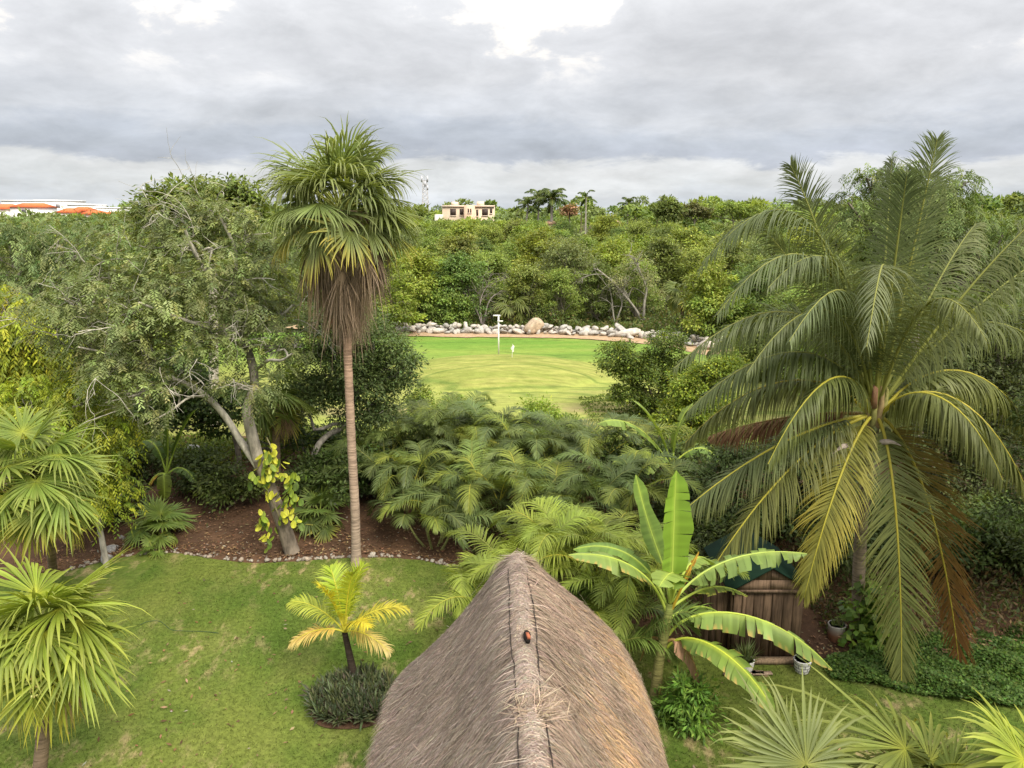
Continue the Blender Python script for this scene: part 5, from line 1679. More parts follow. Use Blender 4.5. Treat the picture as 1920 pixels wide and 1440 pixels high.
def areca(label, base, h, seed, n=18, spread=.45, flen=2.0, col=(.07, .095, .045), tip=None, rach=(.17, .18, .06), nst=6, Lm=.60):
    rng = np.random.default_rng(seed)
    base = np.asarray(base, float); base[2] = float(ground_z(base[0], base[1]))
    t = thing('areca_palm', label, 'palm tree', base, 'areca palms behind the thatched roof')
    tops = []
    for k in range(nst):
        a = k * 2.4 + rng.normal(0, .3); r = spread * math.sqrt((k + .5) / nst)
        p0 = base + A(cos(a) * r * .6, sin(a) * r * .6, 0); p1 = base + A(cos(a) * r * 1.6, sin(a) * r * 1.6, h * rng.uniform(.42, .62))
        C = catmull([p0, (p0 + p1) / 2 + A(cos(a), sin(a), 0) * .04, p1], 3); m = MB(); tube(m, C, np.linspace(.045, .03, len(C)), 6, (.24, .25, .09)); part('stem', m, M_PALM, t, True)
        tops.append((p1, a))
    for i in range(n):
        p1, a = tops[i % nst]
        az = a + rng.normal(0, 1.0) if i < nst * 2 else rng.uniform(0, 6.28)
        el = R(rng.uniform(35, 86)); L = flen * rng.uniform(.7, 1.45)
        hh = A(cos(az), sin(az), 0); d = hh * cos(el) + Z3 * sin(el)
        P1 = p1 + d * L * .45; P2 = p1 + d * L * .7 + hh * L * .2; P3 = P2 + hh * L * .30 + Z3 * L * rng.uniform(-.55, -.12)
        c = np.array(col) * np.exp(rng.normal(0, .16)); yel = rng.random() < .22
        if yel: c = c * .4 + np.array([.17, .20, .04]) * .6
        m = MB(); pin_frond(m, p1, P1, P2, P3, rng, 46, Lm, .030, .2, .26, .28, (26, 62), c, (np.array(tip) if tip is not None else c * 1.25), rach if not yel else (.32, .30, .06), (.018, .004), 4, mess=.15)
        part('frond', m, M_GLOSS, t)


DK = (.072, .095, .046); LT = (.125, .160, .040)
ar = [('dark areca clump nearest the tall palm trunk', (770, 1005), 24.0, 2.6, DK, 2.0), ('tall dark areca clump behind the first one', (800, 905), 27.5, 3.0, DK, 2.1), ('areca clump with yellowing fronds below the fairway mound', (865, 900), 27.5, 3.0, (.09, .12, .045), 2.1),
      ('blue-green areca clump under the flag', (945, 905), 27, 3.0, (.075, .10, .055), 2.2), ('dense areca clump in the middle of the row', (1000, 900), 25.5, 2.9, (.08, .105, .05), 2.2), ('drooping areca clump before the middle of the row', (930, 975), 23.0, 2.6, (.085, .12, .045), 2.1),
      ('dark areca clump beside the far banana', (1105, 900), 26, 2.9, (.07, .095, .05), 2.2), ('tall plumed areca clump behind the main banana', (1060, 985), 21.5, 2.7, (.08, .11, .046), 2.1), ('slim areca clump at the end of the row', (1170, 960), 22, 2.6, (.075, .105, .045), 2.0),
      ('light areca clump over the roof peak', (1015, 1060), 17.6, 2.9, LT, 1.9), ('bright areca clump arching round the roof tip', (925, 1085), 16.8, 2.0, (.135, .165, .042), 1.7), ('light areca clump between roof and banana', (1100, 1080), 17.2, 2.8, LT, 1.9),
      ('upright areca clump behind the banana stem', (1165, 1090), 17.0, 2.8, (.115, .15, .04), 1.9), ('shaded areca clump low beside the roof slope', (1130, 1180), 15.4, 1.7, (.07, .10, .035), 1.7), ('areca clump at the edge of the red bed', (870, 990), 22.6, 2.0, (.075, .10, .046), 1.8),
      ('narrow areca clump in front of the red bed', (815, 1035), 22.0, 1.9, (.068, .092, .044), 1.7), ('areca clump leaning over the trunk side', (720, 925), 26.5, 2.3, (.08, .11, .045), 1.9)]
for i, (lb, (u, v), Y, h, c, fl) in enumerate(ar):
    b = at(u, v, Y); k_ = .86 if Y > 20 else .98; areca(lb, (b[0], Y, 0), h * k_, 200 + i, 26 if h > 2.4 else 19, .55, fl * k_, np.array(c) * (A(1.0, 1.0, .86) if Y > 20 else A(1.12, 1.1, .9)))


def banana(name, label, base, stem, leaves, seed, sr=.12, scol=(.22, .26, .07)):
    rng = np.random.default_rng(seed)
    t = thing(name, label, 'banana plant', base)
    C = catmull(stem, 5); n = len(C)
    f = np.linspace(0, 1, n)[:, None]
    mb = MB(); tube(mb, C, np.linspace(sr, sr * .7, n), 10, A(.20, .165, .07) * (1 - f) + A(*scol) * f); part('stem', mb, M_PALM, t, True)
    for lf in leaves:
        P0, P1, P2, P3, W = lf[:5]; kw = lf[5] if len(lf) > 5 else {}
        dry = kw.pop('dry', False)
        m = MB(); mr = MB(); banana_leaf(m, P0, P1, P2, P3, W, rng, mr=mr, **kw); lo = part('leaf', m, M_DRY if dry else M_GLOSS, t); part('midrib', mr, M_GLOSS, lo, True)
    return t


def main_banana():
    b = gp(1226, 1318); Y = b[1]
    p = lambda u, v, dy=0.0: at(u, v, Y + dy)
    top = p(1256, 1130); stem = [b, p(1236, 1240), p(1250, 1170), top]
    GL = (.115, .175, .045); BR = (.16, .23, .035); PL = (.15, .20, .07)
    br = (.34, .22, .09)
    L = [
        (top, p(1262, 1060), p(1262, 980), p(1268, 882, .1), .70, dict(pet=.2, fold=.5, droop=.06, col=(.13, .20, .034), tear=.4, up0=A(.25, -1, .3), n=34)),                 # upright flag leaf
        (top, p(1262, 1080, .2), p(1225, 1040, .8), p(1192, 890, 1.2), .44, dict(pet=.45, fold=.3, droop=.05, col=(.10, .16, .04), tear=.1, up0=A(.2, -1, .3))),
        (p(1250, 1150), p(1230, 1080, .0), p(1170, 1030, -.2), p(1066, 1040, -.3), .74, dict(pet=.3, fold=.1, droop=.35, col=PL, tear=.12, edge=br)),
        (p(1252, 1140), p(1225, 1060, .5), p(1165, 1005, .8), p(1075, 1030, .9), .55, dict(pet=.3, fold=.2, droop=.3, col=GL, tear=.15)),
        (p(1262, 1130), p(1300, 1070, .2), p(1390, 1020, .2), p(1513, 1038, -.1), .78, dict(pet=.22, fold=.1, droop=.7, col=PL, tear=.95, n=52, rib=(.4, .46, .16))),
        (p(1254, 1190), p(1290, 1130, -.2), p(1440, 1120, -.7), p(1560, 1255, -1.0), .86, dict(pet=.22, fold=.10, droop=.8, col=PL, tear=.6, edge=br, n=50, rib=(.42, .48, .12))),
        (p(1250, 1215), p(1285, 1165, -.3), p(1390, 1220, -1.0), p(1452, 1335, -1.5), .86, dict(pet=.2, fold=.15, droop=.55, col=GL, tear=.35, edge=br, n=48, rib=(.42, .46, .08))),
        (p(1258, 1130), p(1275, 1080, -.3), p(1265, 1050, -.7), p(1236, 1100, -1.2), .66, dict(pet=.3, fold=.2, droop=.3, col=(.16, .22, .06), tear=.1)),
        (p(1258, 1125), p(1285, 1060, .3), p(1310, 1020, .6), p(1335, 1060, 1.2), .55, dict(pet=.35, fold=.2, droop=.35, col=(.14, .2, .06), tear=.15)),
        (p(1258, 1140), p(1310, 1100, .5), p(1350, 1085, .8), p(1402, 1118, 1.0), .36, dict(pet=.3, fold=.2, droop=.5, col=(.12, .15, .04), tear=.5, edge=(.4, .36, .1))),
        (p(1256, 1160), p(1300, 1125, .4), p(1345, 1130, .5), p(1375, 1180, .6), .45, dict(pet=.3, fold=.2, droop=.45, col=(.07, .11, .03), tear=.3)),
        (p(1248, 1205), p(1270, 1185, -.2), p(1300, 1215, -.3), p(1318, 1300, -.35), .55, dict(pet=.2, fold=-.2, droop=.9, col=(.32, .19, .12), rib=(.36, .24, .13), tear=.7, dry=True)),
        (p(1256, 1150), p(1280, 1100, -.2), p(1290, 1070, -.1), p(1310, 1035, 0), .16, dict(pet=.25, fold=.2, droop=.6, col=(.40, .22, .04), rib=(.42, .30, .05), tear=.6, dry=True)),
        (p(1246, 1215), p(1228, 1180, .2), p(1215, 1190, .3), p(1200, 1240, .3), .26, dict(pet=.2, fold=-.1, droop=.9, col=(.22, .16, .07), rib=(.26, .18, .08), tear=.7, dry=True)),
        (p(1240, 1270), p(1236, 1290, -.1), p(1234, 1320, -.15), p(1240, 1370, -.2), .2, dict(pet=.2, fold=-.1, droop=.9, col=(.28, .24, .09), rib=(.26, .2, .08), tear=.6, dry=True)),
        (top, p(1262, 1085, -.2), p(1268, 1060, -.5), p(1262, 1105, -1.0), .5, dict(pet=.35, fold=.1, droop=.3, col=(.11, .16, .035), tear=.1)),
    ]
    banana('banana_plant', 'big banana plant with broad torn leaves beside the thatched roof', b, stem, L, 131)


main_banana()


def far_bananas():
    Y = 25.5
    p = lambda u, v, dy=0.0: at(u, v, Y + dy)
    b = A(p(1262, 900)[0], Y, .2)
    L = [(p(1255, 870), p(1220, 810), p(1170, 770, -.3), p(1120, 795, -.5), 1.1, dict(pet=.12, fold=.15, droop=.4, col=(.13, .18, .05), tear=.3)), (p(1258, 865), p(1240, 810), p(1215, 770), p(1188, 752), .75, dict(pet=.15, fold=.25, droop=.15, col=(.12, .17, .045), tear=.15)),
         (p(1260, 870), p(1215, 845, -.3), p(1180, 830, -.5), p(1148, 870, -.8), .8, dict(pet=.15, fold=.1, droop=.5, col=(.13, .165, .05), tear=.4)), (p(1262, 868), p(1262, 820), p(1275, 780), p(1300, 755), .8, dict(pet=.15, fold=.2, droop=.3, col=(.11, .16, .04), tear=.3)),
         (p(1262, 870), p(1300, 830), p(1330, 830), p(1350, 870, -.3), .8, dict(pet=.15, fold=.2, droop=.4, col=(.10, .15, .04), tear=.4)), (p(1258, 872), p(1240, 850, -.6), p(1225, 850, -.9), p(1215, 890, -1.3), .7, dict(pet=.15, fold=.1, droop=.5, col=(.13, .18, .05), tear=.4))]
    banana('banana_plant', 'banana plant half hidden behind the arecas near the shrub', b, [b, p(1262, 890), p(1260, 860)], L, 132, .13)
    Y = 25.0
    b = A(p(305, 950)[0], Y, .3)
    DKB = (.05, .08, .022)
    L = [(p(312, 890), p(300, 840), p(285, 815, .2), p(262, 830, .4), .55, dict(pet=.2, fold=.2, droop=.4, col=DKB, tear=.3)), (p(312, 890), p(330, 830), p(350, 780), p(372, 765), .5, dict(pet=.2, fold=.25, droop=.2, col=DKB, tear=.3)), (p(314, 890), p(335, 868), p(350, 875, -.2), p(368, 905, -.4), .5, dict(pet=.2, fold=.1, droop=.4, col=(.075, .12, .04), tear=.3)),
         (p(310, 890), p(306, 880, -.2), p(308, 905, -.4), p(309, 940, -.4), .5, dict(pet=.15, fold=.1, droop=.2, col=(.12, .15, .03), tear=.2)), (p(308, 888), p(290, 885, -.2), p(275, 905, -.3), p(268, 945, -.4), .3, dict(pet=.2, fold=.0, droop=.5, col=(.38, .26, .05), tear=.4, dry=True)), (p(312, 888), p(318, 830), p(312, 790), p(318, 750), .5, dict(pet=.2, fold=.3, droop=.1, col=DKB, tear=.2))]
    banana('banana_plant', 'small banana plant with one orange leaf in the shaded bed', b, [b, p(310, 920), p(312, 888)], L, 133, .09)


far_bananas()

# ------------------------------------------------------------------ thatched roof


def thatched_roof():
    rng = np.random.default_rng(151)
    yaw = R(1.8)
    X0, RZ, EZ, HW, Y1, Y0 = .40, 5.16, 2.35, 2.06, 10.3, 1.0
    cy, sy = cos(yaw), sin(yaw)

    def W(x, y, z):
        x = np.asarray(x, float) + X0
        return np.stack(np.broadcast_arrays(x * cy - y * sy, x * sy + y * cy, z), -1)

    TT = np.linspace(0, 1, 200); RE = .15                  # RE rounds the ridge; the slope flares towards the eave
    WT = HW * (.66 * TT + .34 * TT ** 2); ZT = RZ - (RZ - EZ) * (np.sqrt(TT ** 2 + RE ** 2) - RE) / (math.sqrt(1 + RE ** 2) - RE)

    def zat(w):
        return np.interp(w, WT, ZT)

    def wz(t):
        return np.interp(t, TT, WT), np.interp(t, TT, ZT)

    def surf(a, t):
        """a in [0,1] runs right side (near to far), round the apse, left side (far to near); t from ridge to eave"""
        a = np.asarray(a, float); t = np.asarray(t, float)
        w, z = wz(t)
        Ls = Y1 - Y0; La = pi * 2.1; tot = 2 * Ls + La
        s = a * tot
        ph = np.clip((s - Ls) / La, 0, 1) * pi
        # squarish rounded end in plan
        cx = np.sign(np.cos(ph)) * np.abs(np.cos(ph)) ** .62; sx_ = np.abs(np.sin(ph)) ** .62
        x = np.where(s < Ls, w, np.where(s > Ls + La, -w, w * cx))
        y = np.where(s < Ls, Y0 + s, np.where(s > Ls + La, Y1 - (s - Ls - La), Y1 + 1.15 * w * sx_))
        # the hip end is fuller on its right-hand side, the ridge sags a little
        x = np.where(x > 0, x * (1 + .46 * np.sin(np.clip(t, 0, 1) ** .8 * pi) * sstep(y, 7.0, 10.4)), x)
        z = z + .05 * np.sin(y * 1.3) * (1 - t) * .5 + .03 * np.sin(y * 2.1 + x * 3) * t
        return W(x, y, z)
    t = thing('thatched_roof', 'grey-brown thatched palapa roof with rounded end and corded ridge', 'roof', (float(W(0, 6, 0)[0]), float(W(0, 6, 0)[1]), 0))
    na, nt_ = 150, 26
    a, tt = np.meshgrid(np.linspace(0, 1, na), np.linspace(0, 1, nt_))
    V = surf(a, tt) - A(0, 0, .03) + rng.normal(0, .012, (nt_, na, 1)) * A(0, 0, 1)
    mb = MB(); i = np.arange(nt_ - 1)[:, None]; j = np.arange(na - 1)[None]
    mb.add(V.reshape(-1, 3), (.15, .115, .09), np.stack([i * na + j, i * na + j + 1, (i + 1) * na + j + 1, (i + 1) * na + j], -1).reshape(-1, 4))
    # eave thickness and underside
    V2 = surf(a, tt) - A(0, 0, .30)
    mb.add(V2.reshape(-1, 3), (.12, .085, .06), np.stack([i * na + j, (i + 1) * na + j, (i + 1) * na + j + 1, i * na + j + 1], -1).reshape(-1, 4))
    E = np.concatenate([V[-1], V2[-1]]); mb.add(E, (.2, .15, .11), [[k, k + 1, na + k + 1, na + k] for k in range(na - 1)])
    part('thatch_body', mb, M_THATCH, t, True)
    # straws
    def straws(aa, t0, L, w, col, dirt=0.0, lift=.012, skew=None):
        n = len(aa)
        e = 1e-3
        p0 = surf(aa, t0); dn = unit(surf(aa, np.clip(t0 + e, 0, 1.05)) - surf(aa, t0 - e * 0 + 0) + 1e-9)
        da = unit(surf(np.clip(aa + e, 0, 1), t0) - surf(np.clip(aa - e, 0, 1), t0) + 1e-9)
        nrm_ = unit(np.cross(dn, da)); nrm_ *= np.sign(nrm_[:, 2:3] + 1e-9)
        ang = rng.normal(0, .20, n) if skew is None else skew
        d = unit(dn * np.cos(ang)[:, None] + da * np.sin(ang)[:, None] + nrm_ * rng.normal(.03, .035, (n, 1)))
        wv = unit(np.cross(d, nrm_))
        b = p0 + nrm_ * (rng.random((n, 1)) * lift)
        tip = b + d * L[:, None]; mid = b + d * L[:, None] * .5 + nrm_ * rng.normal(.01, .008, (n, 1))
        V = np.stack([b + wv * w[:, None], b - wv * w[:, None], mid - wv * w[:, None], mid + wv * w[:, None], tip], 1)
        k = np.arange(n)[:, None] * 5
        q = k + np.array([[0, 1, 2, 3]]); tr = k + np.array([[3, 2, 4]])
        mb.add(V.reshape(-1, 3), np.repeat(col, 5, 0), q, tr)
    mb = MB()
    base = np.array(((.30, .235, .19), (.345, .275, .225), (.25, .195, .155), (.40, .325, .265), (.19, .145, .115)))
    n = 125000
    aa = rng.random(n) * .99 + .005; t0 = rng.random(n) ** .62 * .97 + .015
    c = pal(rng, n, base, (3, 3, 2, 1.2, 1), .15)
    # browner straw patch; sunlit warmth of the right-hand slope put into the colour
    P = surf(aa, t0)
    from_r = np.exp(-((t0 - .62) / .22) ** 2) * sstep(aa, .12, .24) * (1 - sstep(aa, .34, .42)) * (.5 + .5 * np.sin(P[:, 1] * 3 + P[:, 0] * 2))
    warm = (rng.random(n) < from_r * .75)[:, None]
    c = np.where(warm, pal(rng, n, ((.46, .29, .15), (.50, .34, .19)), None, .12), c)
    right = (aa < .42)[:, None]
    c = np.where(right & ~warm, c * A(1.04, .98, .90), c * 1.0)
    straws(aa, t0, rng.uniform(.16, .46, n), rng.uniform(.0022, .0058, n), c)
    # ragged fringe along the eave
    n = 9000; aa = rng.random(n)
    straws(aa, np.full(n, .965) + rng.random(n) * .03, rng.uniform(.10, .28, n), rng.uniform(.004, .008, n), pal(rng, n, base, None, .2))
    # loose pale straws lying askew
    n = 500; aa = rng.random(n); straws(aa, rng.random(n) ** .6 * .9 + .04, rng.uniform(.2, .5, n), np.full(n, .0035), pal(rng, n, ((.44, .35, .28), (.40, .32, .255))), skew=rng.normal(0, .7, n), lift=.05)
    part('thatch', mb, M_THATCH, t)['kind'] = 'stuff'
    # straw combed across the ridge
    mb = MB(); n = 24000
    y = rng.uniform(Y0, Y1 + .08, n); side = rng.choice([-1, 1], n); st = rng.uniform(-.34, .12, n)
    L = rng.uniform(.3, .95, n); w = rng.uniform(.0022, .0058, n)
    ks = np.linspace(0, 1, 5); V = np.zeros((n, 5, 2, 3)); sk = rng.normal(0, .25, n); hh = rng.random(n) * .025
    bun = .012 * np.sin(y * 7) + .01 * np.sin(y * 17)
    for k, f in enumerate(ks):
        xx = st + L * f
        zz = zat(np.abs(xx)) + .008 + hh + bun + .025 * np.sin(y * 1.3)
        yy = y + sk * L * f
        V[:, k, 0] = W(side * xx, yy - w, zz); V[:, k, 1] = W(side * xx, yy + w, zz)
    o = np.arange(n)[:, None] * 10 + np.arange(4)[None] * 2
    mb.add(V.reshape(-1, 3), np.repeat(pal(rng, n, ((.30, .235, .19), (.345, .275, .225), (.25, .195, .155), (.40, .325, .265)), None, .15), 10, 0), np.stack([o, o + 1, o + 3, o + 2], -1).reshape(-1, 4))
    part('ridge_thatch', mb, M_THATCH, t)['kind'] = 'stuff'
    for s in (-.145, .145):
        yy = np.linspace(Y0, Y1 - (.25 if s < 0 else .05), 60)
        mb = MB(); P = W(s + .016 * np.sin(yy * 2.2 + s * 9) + rng.normal(0, .008, 60), yy, zat(np.full(60, abs(s))) + .055 + .025 * np.sin(yy * 1.3))
        tube(mb, P, .0075, 5, (.05, .04, .035)); part('ridge_cord', mb, M_BARK, t)
    # near-black plug painted as the shade of an opening, terracotta tile, loose tuft
    q = W(0.03, 8.15, RZ - .03)
    mb = MB(); tube(mb, [q + A(0, .10, .055), q + A(0, 0, .075), q + A(.01, -.10, .06)], np.array([.036, .046, .03]), 8, (.02, .016, .014), cap=True); part('hole_shade_plug', mb, M_BARK, t)
    mb = MB(); box(mb, q + A(-.016, -.10, .085), q + A(.020, .0, .124), (.36, .12, .065), rot=.2, piv=q); part('clay_tile', mb, M_ROOFT, t)
    for (dy, dx, n, ln, hd) in ((6.95, .04, 240, .34, 1.0), (6.8, .14, 150, .28, .2), (6.75, -.02, 60, .24, 2.6), (8.3, .0, 50, .12, 1.5)):
        q = W(dx, dy, RZ + .02)
        az = hd + rng.normal(0, .55, n); el = rng.normal(.05, .16, n)
        d = np.stack([np.cos(az) * np.cos(el), np.sin(az) * np.cos(el), np.sin(el)], 1)
        mb = MB(); bs = q + rng.normal(0, 1, (n, 3)) * A(.10, .09, .02) - d * ln * .4; diamonds(mb, bs, d, unit(np.cross(d, rnd_unit(rng, n))), ln * rng.uniform(.5, 1.2, n), .008, pal(rng, n, ((.38, .29, .21), (.33, .255, .185), (.42, .33, .24), (.28, .22, .17)), None, .15))
        part('straw_tuft', mb, M_THATCH, t)['kind'] = 'stuff'
    for (x, y) in ((-1.5, 3), (1.5, 3), (-1.5, 6.5), (1.5, 6.5), (-1.5, 10.3), (1.5, 10.3), (0, 11.9)):
        mb = MB(); p0 = W(x, y, 0.0); tube(mb, [p0, p0 + A(0, 0, 2.9 if y < 11 else 2.6)], np.array([.10, .085]), 9, (.2, .15, .1)); part('post', mb, M_BARK, t, True)


thatched_roof()

# ------------------------------------------------------------------ shed and pots


def shed():
    rng = np.random.default_rng(161)
    fl = gp(1368, 1236); fr = gp(1497, 1238)
    Y = (fl[1] + fr[1]) / 2; x0, x1 = fl[0], fr[0]
    ze = at(1433, 1104, Y)[2]; za = at(1433, 1064, Y)[2]
    xm = (x0 + x1) / 2; D = 2.0
    t = thing('wooden_shed', 'weathered brown wooden shed with a green pitched roof', 'shed', (xm, Y, 0))
    wc = lambda: tuple(np.array([.10, .066, .042]) * math.exp(rng.normal(0, .2)))
    # front: four broad upright planks with a gap between the door leaves
    n = 7
    for k in range(n):
        a, b = x0 + (x1 - x0) * k / n, x0 + (x1 - x0) * (k + 1) / n
        mb = MB(); box(mb, (a + .006, Y - rng.uniform(0, .012), .10), (b - .006, Y + .03, ze), wc()); part('plank', mb, M_WOOD, t)
    for k in (1, 4):
        mb = MB(); x = x0 + (x1 - x0) * k / n; box(mb, (x - .03, Y - .035, .10), (x + .03, Y - .012, ze), wc()); part('batten', mb, M_WOOD, t)
    # left lean-to panel set back, sides, back
    for k in range(4):
        a = x0 - .62 + k * .15
        mb = MB(); box(mb, (a, Y + .22 - rng.uniform(0, .01), .05), (a + .142, Y + .25, ze - .1), wc()); part('plank', mb, M_WOOD, t)
    for xs in (x0 - .012, x1 + .012):
        for k in range(8):
            a, b = Y + .04 + D * k / 8, Y + .04 + D * (k + 1) / 8
            mb = MB(); box(mb, (xs - .012, a + .004, .1), (xs + .012, b - .004, ze), wc()); part('plank', mb, M_WOOD, t)
    mb = MB(); box(mb, (x0, Y + D + .05, .05), (x1, Y + D + .08, ze), wc()); part('back_wall', mb, M_WOOD, t)
    # gable of two boards each side
    h = za - ze
    for (s, xa) in ((-1, x0 - .06), (1, x1 + .06)):
        for (f0, f1) in ((0, .45), (.46, 1)):
            mb = MB()
            w0 = abs(xm - xa) * (1 - f0); w1 = abs(xm - xa) * (1 - f1)
            v = []
            for yy in (Y - .05, Y - .02):
                v += [(xm + s * .008, yy, ze + h * f0 + .004), (xm + s * w0, yy, ze + h * f0 + .004), (xm + s * (w1 + .008), yy, ze + h * f1), (xm + s * .008, yy, ze + h * f1)]
            mb.add(v, tuple(np.array([.18, .12, .08]) * math.exp(rng.normal(0, .12))), [[0, 1, 2, 3], [7, 6, 5, 4], [0, 4, 5, 1], [1, 5, 6, 2], [2, 6, 7, 3], [3, 7, 4, 0]])
            part('gable_board', mb, M_WOOD, t)
    mb = MB(); box(mb, (x0 - .08, Y - .075, ze - .07), (x1 + .08, Y - .051, ze + .005), (.17, .115, .08)); part('lintel', mb, M_WOOD, t)
    mb = MB(); box(mb, (x0 - .1, Y - .2, 0), (x1 + .05, Y - .02, .1), (.24, .17, .11)); part('sill_beam', mb, M_WOOD, t)
    # roof leaves
    for s, xa in ((-1, x0 - .16), (1, x1 + .16)):
        sl = (za - ze) / (abs(xm - x1) + .06)
        mb = MB(); zz = ze - .10 * sl
        v = []
        for (dz) in (.03, .06):
            v += [(xm, Y - .14, za + dz), (xa, Y - .14, zz + dz), (xa, Y + D + .2, zz + dz), (xm, Y + D + .2, za + dz)]
        mb.add(v, (.009, .026, .016), [[0, 1, 2, 3], [7, 6, 5, 4], [0, 4, 5, 1], [1, 5, 6, 2], [2, 6, 7, 3], [3, 7, 4, 0]]); part('roof_panel', mb, M_ROOFT, t)
    for k in range(5):
        f = k / 4 * .9
        mb = MB(); box(mb, (x0 - .35 + k * .17, Y - .62 + (k % 2) * .08, .012 * 0), (x0 - .2 + k * .17 + .3, Y - .5 + (k % 2) * .08, .025), (.30, .22, .16), rot=rng.normal(0, .25), piv=(x0 - .2 + k * .17, Y - .5, 0)); 
        o = link('scrap_board', mb.mesh('scrap_board', M_WOOD)); tag(o, 'loose scrap board %s at the shed foot' % ('lowest of the heap', 'second of the heap', 'middle of the heap', 'nearly at the end of the heap', 'at the door end of the heap')[k], 'board', 'scrap boards by the shed')


def pot(name, label, u, v, r, h, col, kind, seed):
    rng = np.random.default_rng(seed)
    b = gp(u, v)
    t = thing(name, label, 'plant pot', b)
    mb = MB(); z = np.array([0, .02, h * .5, h * .93, h, h, h * .85]); rr_ = np.array([r * .7, r * .8, r * .92, r, r * 1.04, r * .9, r * .86])
    c = np.array([col] * 7, float)
    if kind == 'twotone':
        c[:3] = (.24, .11, .06)
    tube(mb, np.stack([np.full(7, b[0]), np.full(7, b[1]), z], 1), rr_, 20, c); 
    a = np.arange(20) * 2 * pi / 20
    mb.add(np.vstack([[b + A(0, 0, .01)], b + np.stack([np.cos(a) * r * .7, np.sin(a) * r * .7, a * 0 + .01], 1)]), col, None, [[0, 1 + k, 1 + (k + 1) % 20] for k in range(20)])
    part('bowl', mb, M_PAINT, t, True)
    mb = MB(); mb.add(np.vstack([[b + A(0, 0, h * .9)], b + np.stack([np.cos(a) * r * .88, np.sin(a) * r * .88, a * 0 + h * .88], 1)]), (.05, .035, .025), None, [[0, 1 + k, 1 + (k + 1) % 20] for k in range(20)]); part('soil', mb, M_SOIL, t)
    if kind == 'brick':
        mb = MB()
        for k in range(1, 4):
            zz = h * k / 4; q = np.interp(zz, z[:5], rr_[:5]) + .0035
            tube(mb, [b + A(cos(x) * q, sin(x) * q, zz) for x in np.linspace(0, 2 * pi, 25)], .0055, 4, (.07, .07, .07))
        for k in range(4):
            for j in range(8):
                x = (j + (k % 2) * .5) * pi / 4; z0, z1 = h * k / 4 + .01, h * (k + 1) / 4
                q0, q1 = np.interp(z0, z[:5], rr_[:5]) + .0035, np.interp(z1, z[:5], rr_[:5]) + .0035
                tube(mb, [b + A(cos(x) * q0, sin(x) * q0, z0), b + A(cos(x) * q1, sin(x) * q1, z1)], .0055, 4, (.07, .07, .07))
        o = part('painted_joints', mb, M_PAINT, t); o['kind'] = 'stuff'
    mb = MB(); n = 70 if kind == 'spiky' else 26
    az = rng.uniform(0, 6.28, n); el = rng.uniform(.5, 1.5, n); d = np.stack([np.cos(az) * np.cos(el), np.sin(az) * np.cos(el), np.sin(el)], 1)
    bs = b + A(0, 0, h * .9) + rng.normal(0, r * .3, (n, 3)) * A(1, 1, 0)
    diamonds(mb, bs, d, unit(np.cross(d, rnd_unit(rng, n))), (.55 if kind == 'spiky' else .3) * rng.uniform(.5, 1.1, n), .03, pal(rng, n, ((.12, .14, .08), (.085, .105, .055), (.15, .17, .10)))); part('foliage', mb, M_LEAF, t)


shed()
pot('brick_painted_pot', 'white pot painted with a dark brick pattern before the shed', 1503, 1259, .19, .31, (.72, .71, .69), 'brick', 1)
pot('white_pot', 'white pot with a spiky grassy plant at the shed door', 1398, 1256, .18, .26, (.66, .65, .62), 'spiky', 2)
pot('clay_pot', 'white and clay coloured pot beside the hanging coconut frond', 1566, 1206, .2, .5, (.40, .38, .34), 'twotone', 3)

# ------------------------------------------------------------------ bed edging, litter, ground cover, grass, hose


def edging():
    rng = np.random.default_rng(171)
    t = thing('stone_edging', 'ragged line of small pale stones edging the red bed', 'edging', gp(500, 1056))
    cols = [(.36, .32, .27), (.44, .40, .34), (.28, .24, .20), (.40, .33, .26)]
    me = [rock_mesh('stone', rng, c, rng.uniform(.9, 1.2), rng.uniform(.7, .9), rng.uniform(.5, .75), None, 1) for c in cols + cols]
    E = catmull([A(x, y, 0) for x, y in EDGE], 12)
    u = 960 + FPX * E[:, 0] / (E[:, 1] * .977 + 2.15)
    E = E[(u > 120) & (u < 905)]
    L = np.concatenate([[0], np.cumsum(np.linalg.norm(np.diff(E, axis=0), axis=1))])
    n = 0; x = 0.0
    while x < L[-1] and n < 290:
        p = np.array([np.interp(x, L, E[:, k]) for k in range(3)])
        for k in range(int(rng.integers(1, 4))):
            s = rng.uniform(.045, .10) * (1.5 if rng.random() < .1 else 1)
            o = link('stone', me[int(rng.integers(8))], t)
            q = p + A(rng.normal(0, .05), .06 + abs(rng.normal(0, .13)), s * .35) - np.array(t.location)
            o.location = [float(v) for v in q]; o.rotation_euler = (rng.normal(0, .4), rng.normal(0, .4), rng.uniform(0, 6)); o.scale = (s, s, s); n += 1
        x += rng.uniform(.06, .13)
    big = rock_mesh('garden_rock', rng, (.34, .33, .32), 1, .85, .65)
    for (u_, v_, s, lb) in ((210, 1030, .24, 'grey rounded rock by the fresh green trunk'), (198, 1045, .22, 'pale rock at the lawn corner below the thin trunk'), (228, 1012, .16, 'small grey rock behind the rounded rock'), (365, 865, .5, 'large mossy rock in the shaded bed'), (880, 985, .35, 'rock lying under the arecas'), (330, 1028, .12, 'little grey rock beside the small fan palm')):
        o = link('garden_rock', big); b = gp(u_, v_, .1); o.location = (b[0], b[1], float(ground_z(b[0], b[1])) + s * .35); o.scale = (s, s, s); o.rotation_euler = (.1, .2, s * 20); tag(o, lb, 'rock', 'rocks in the bed')


edging()


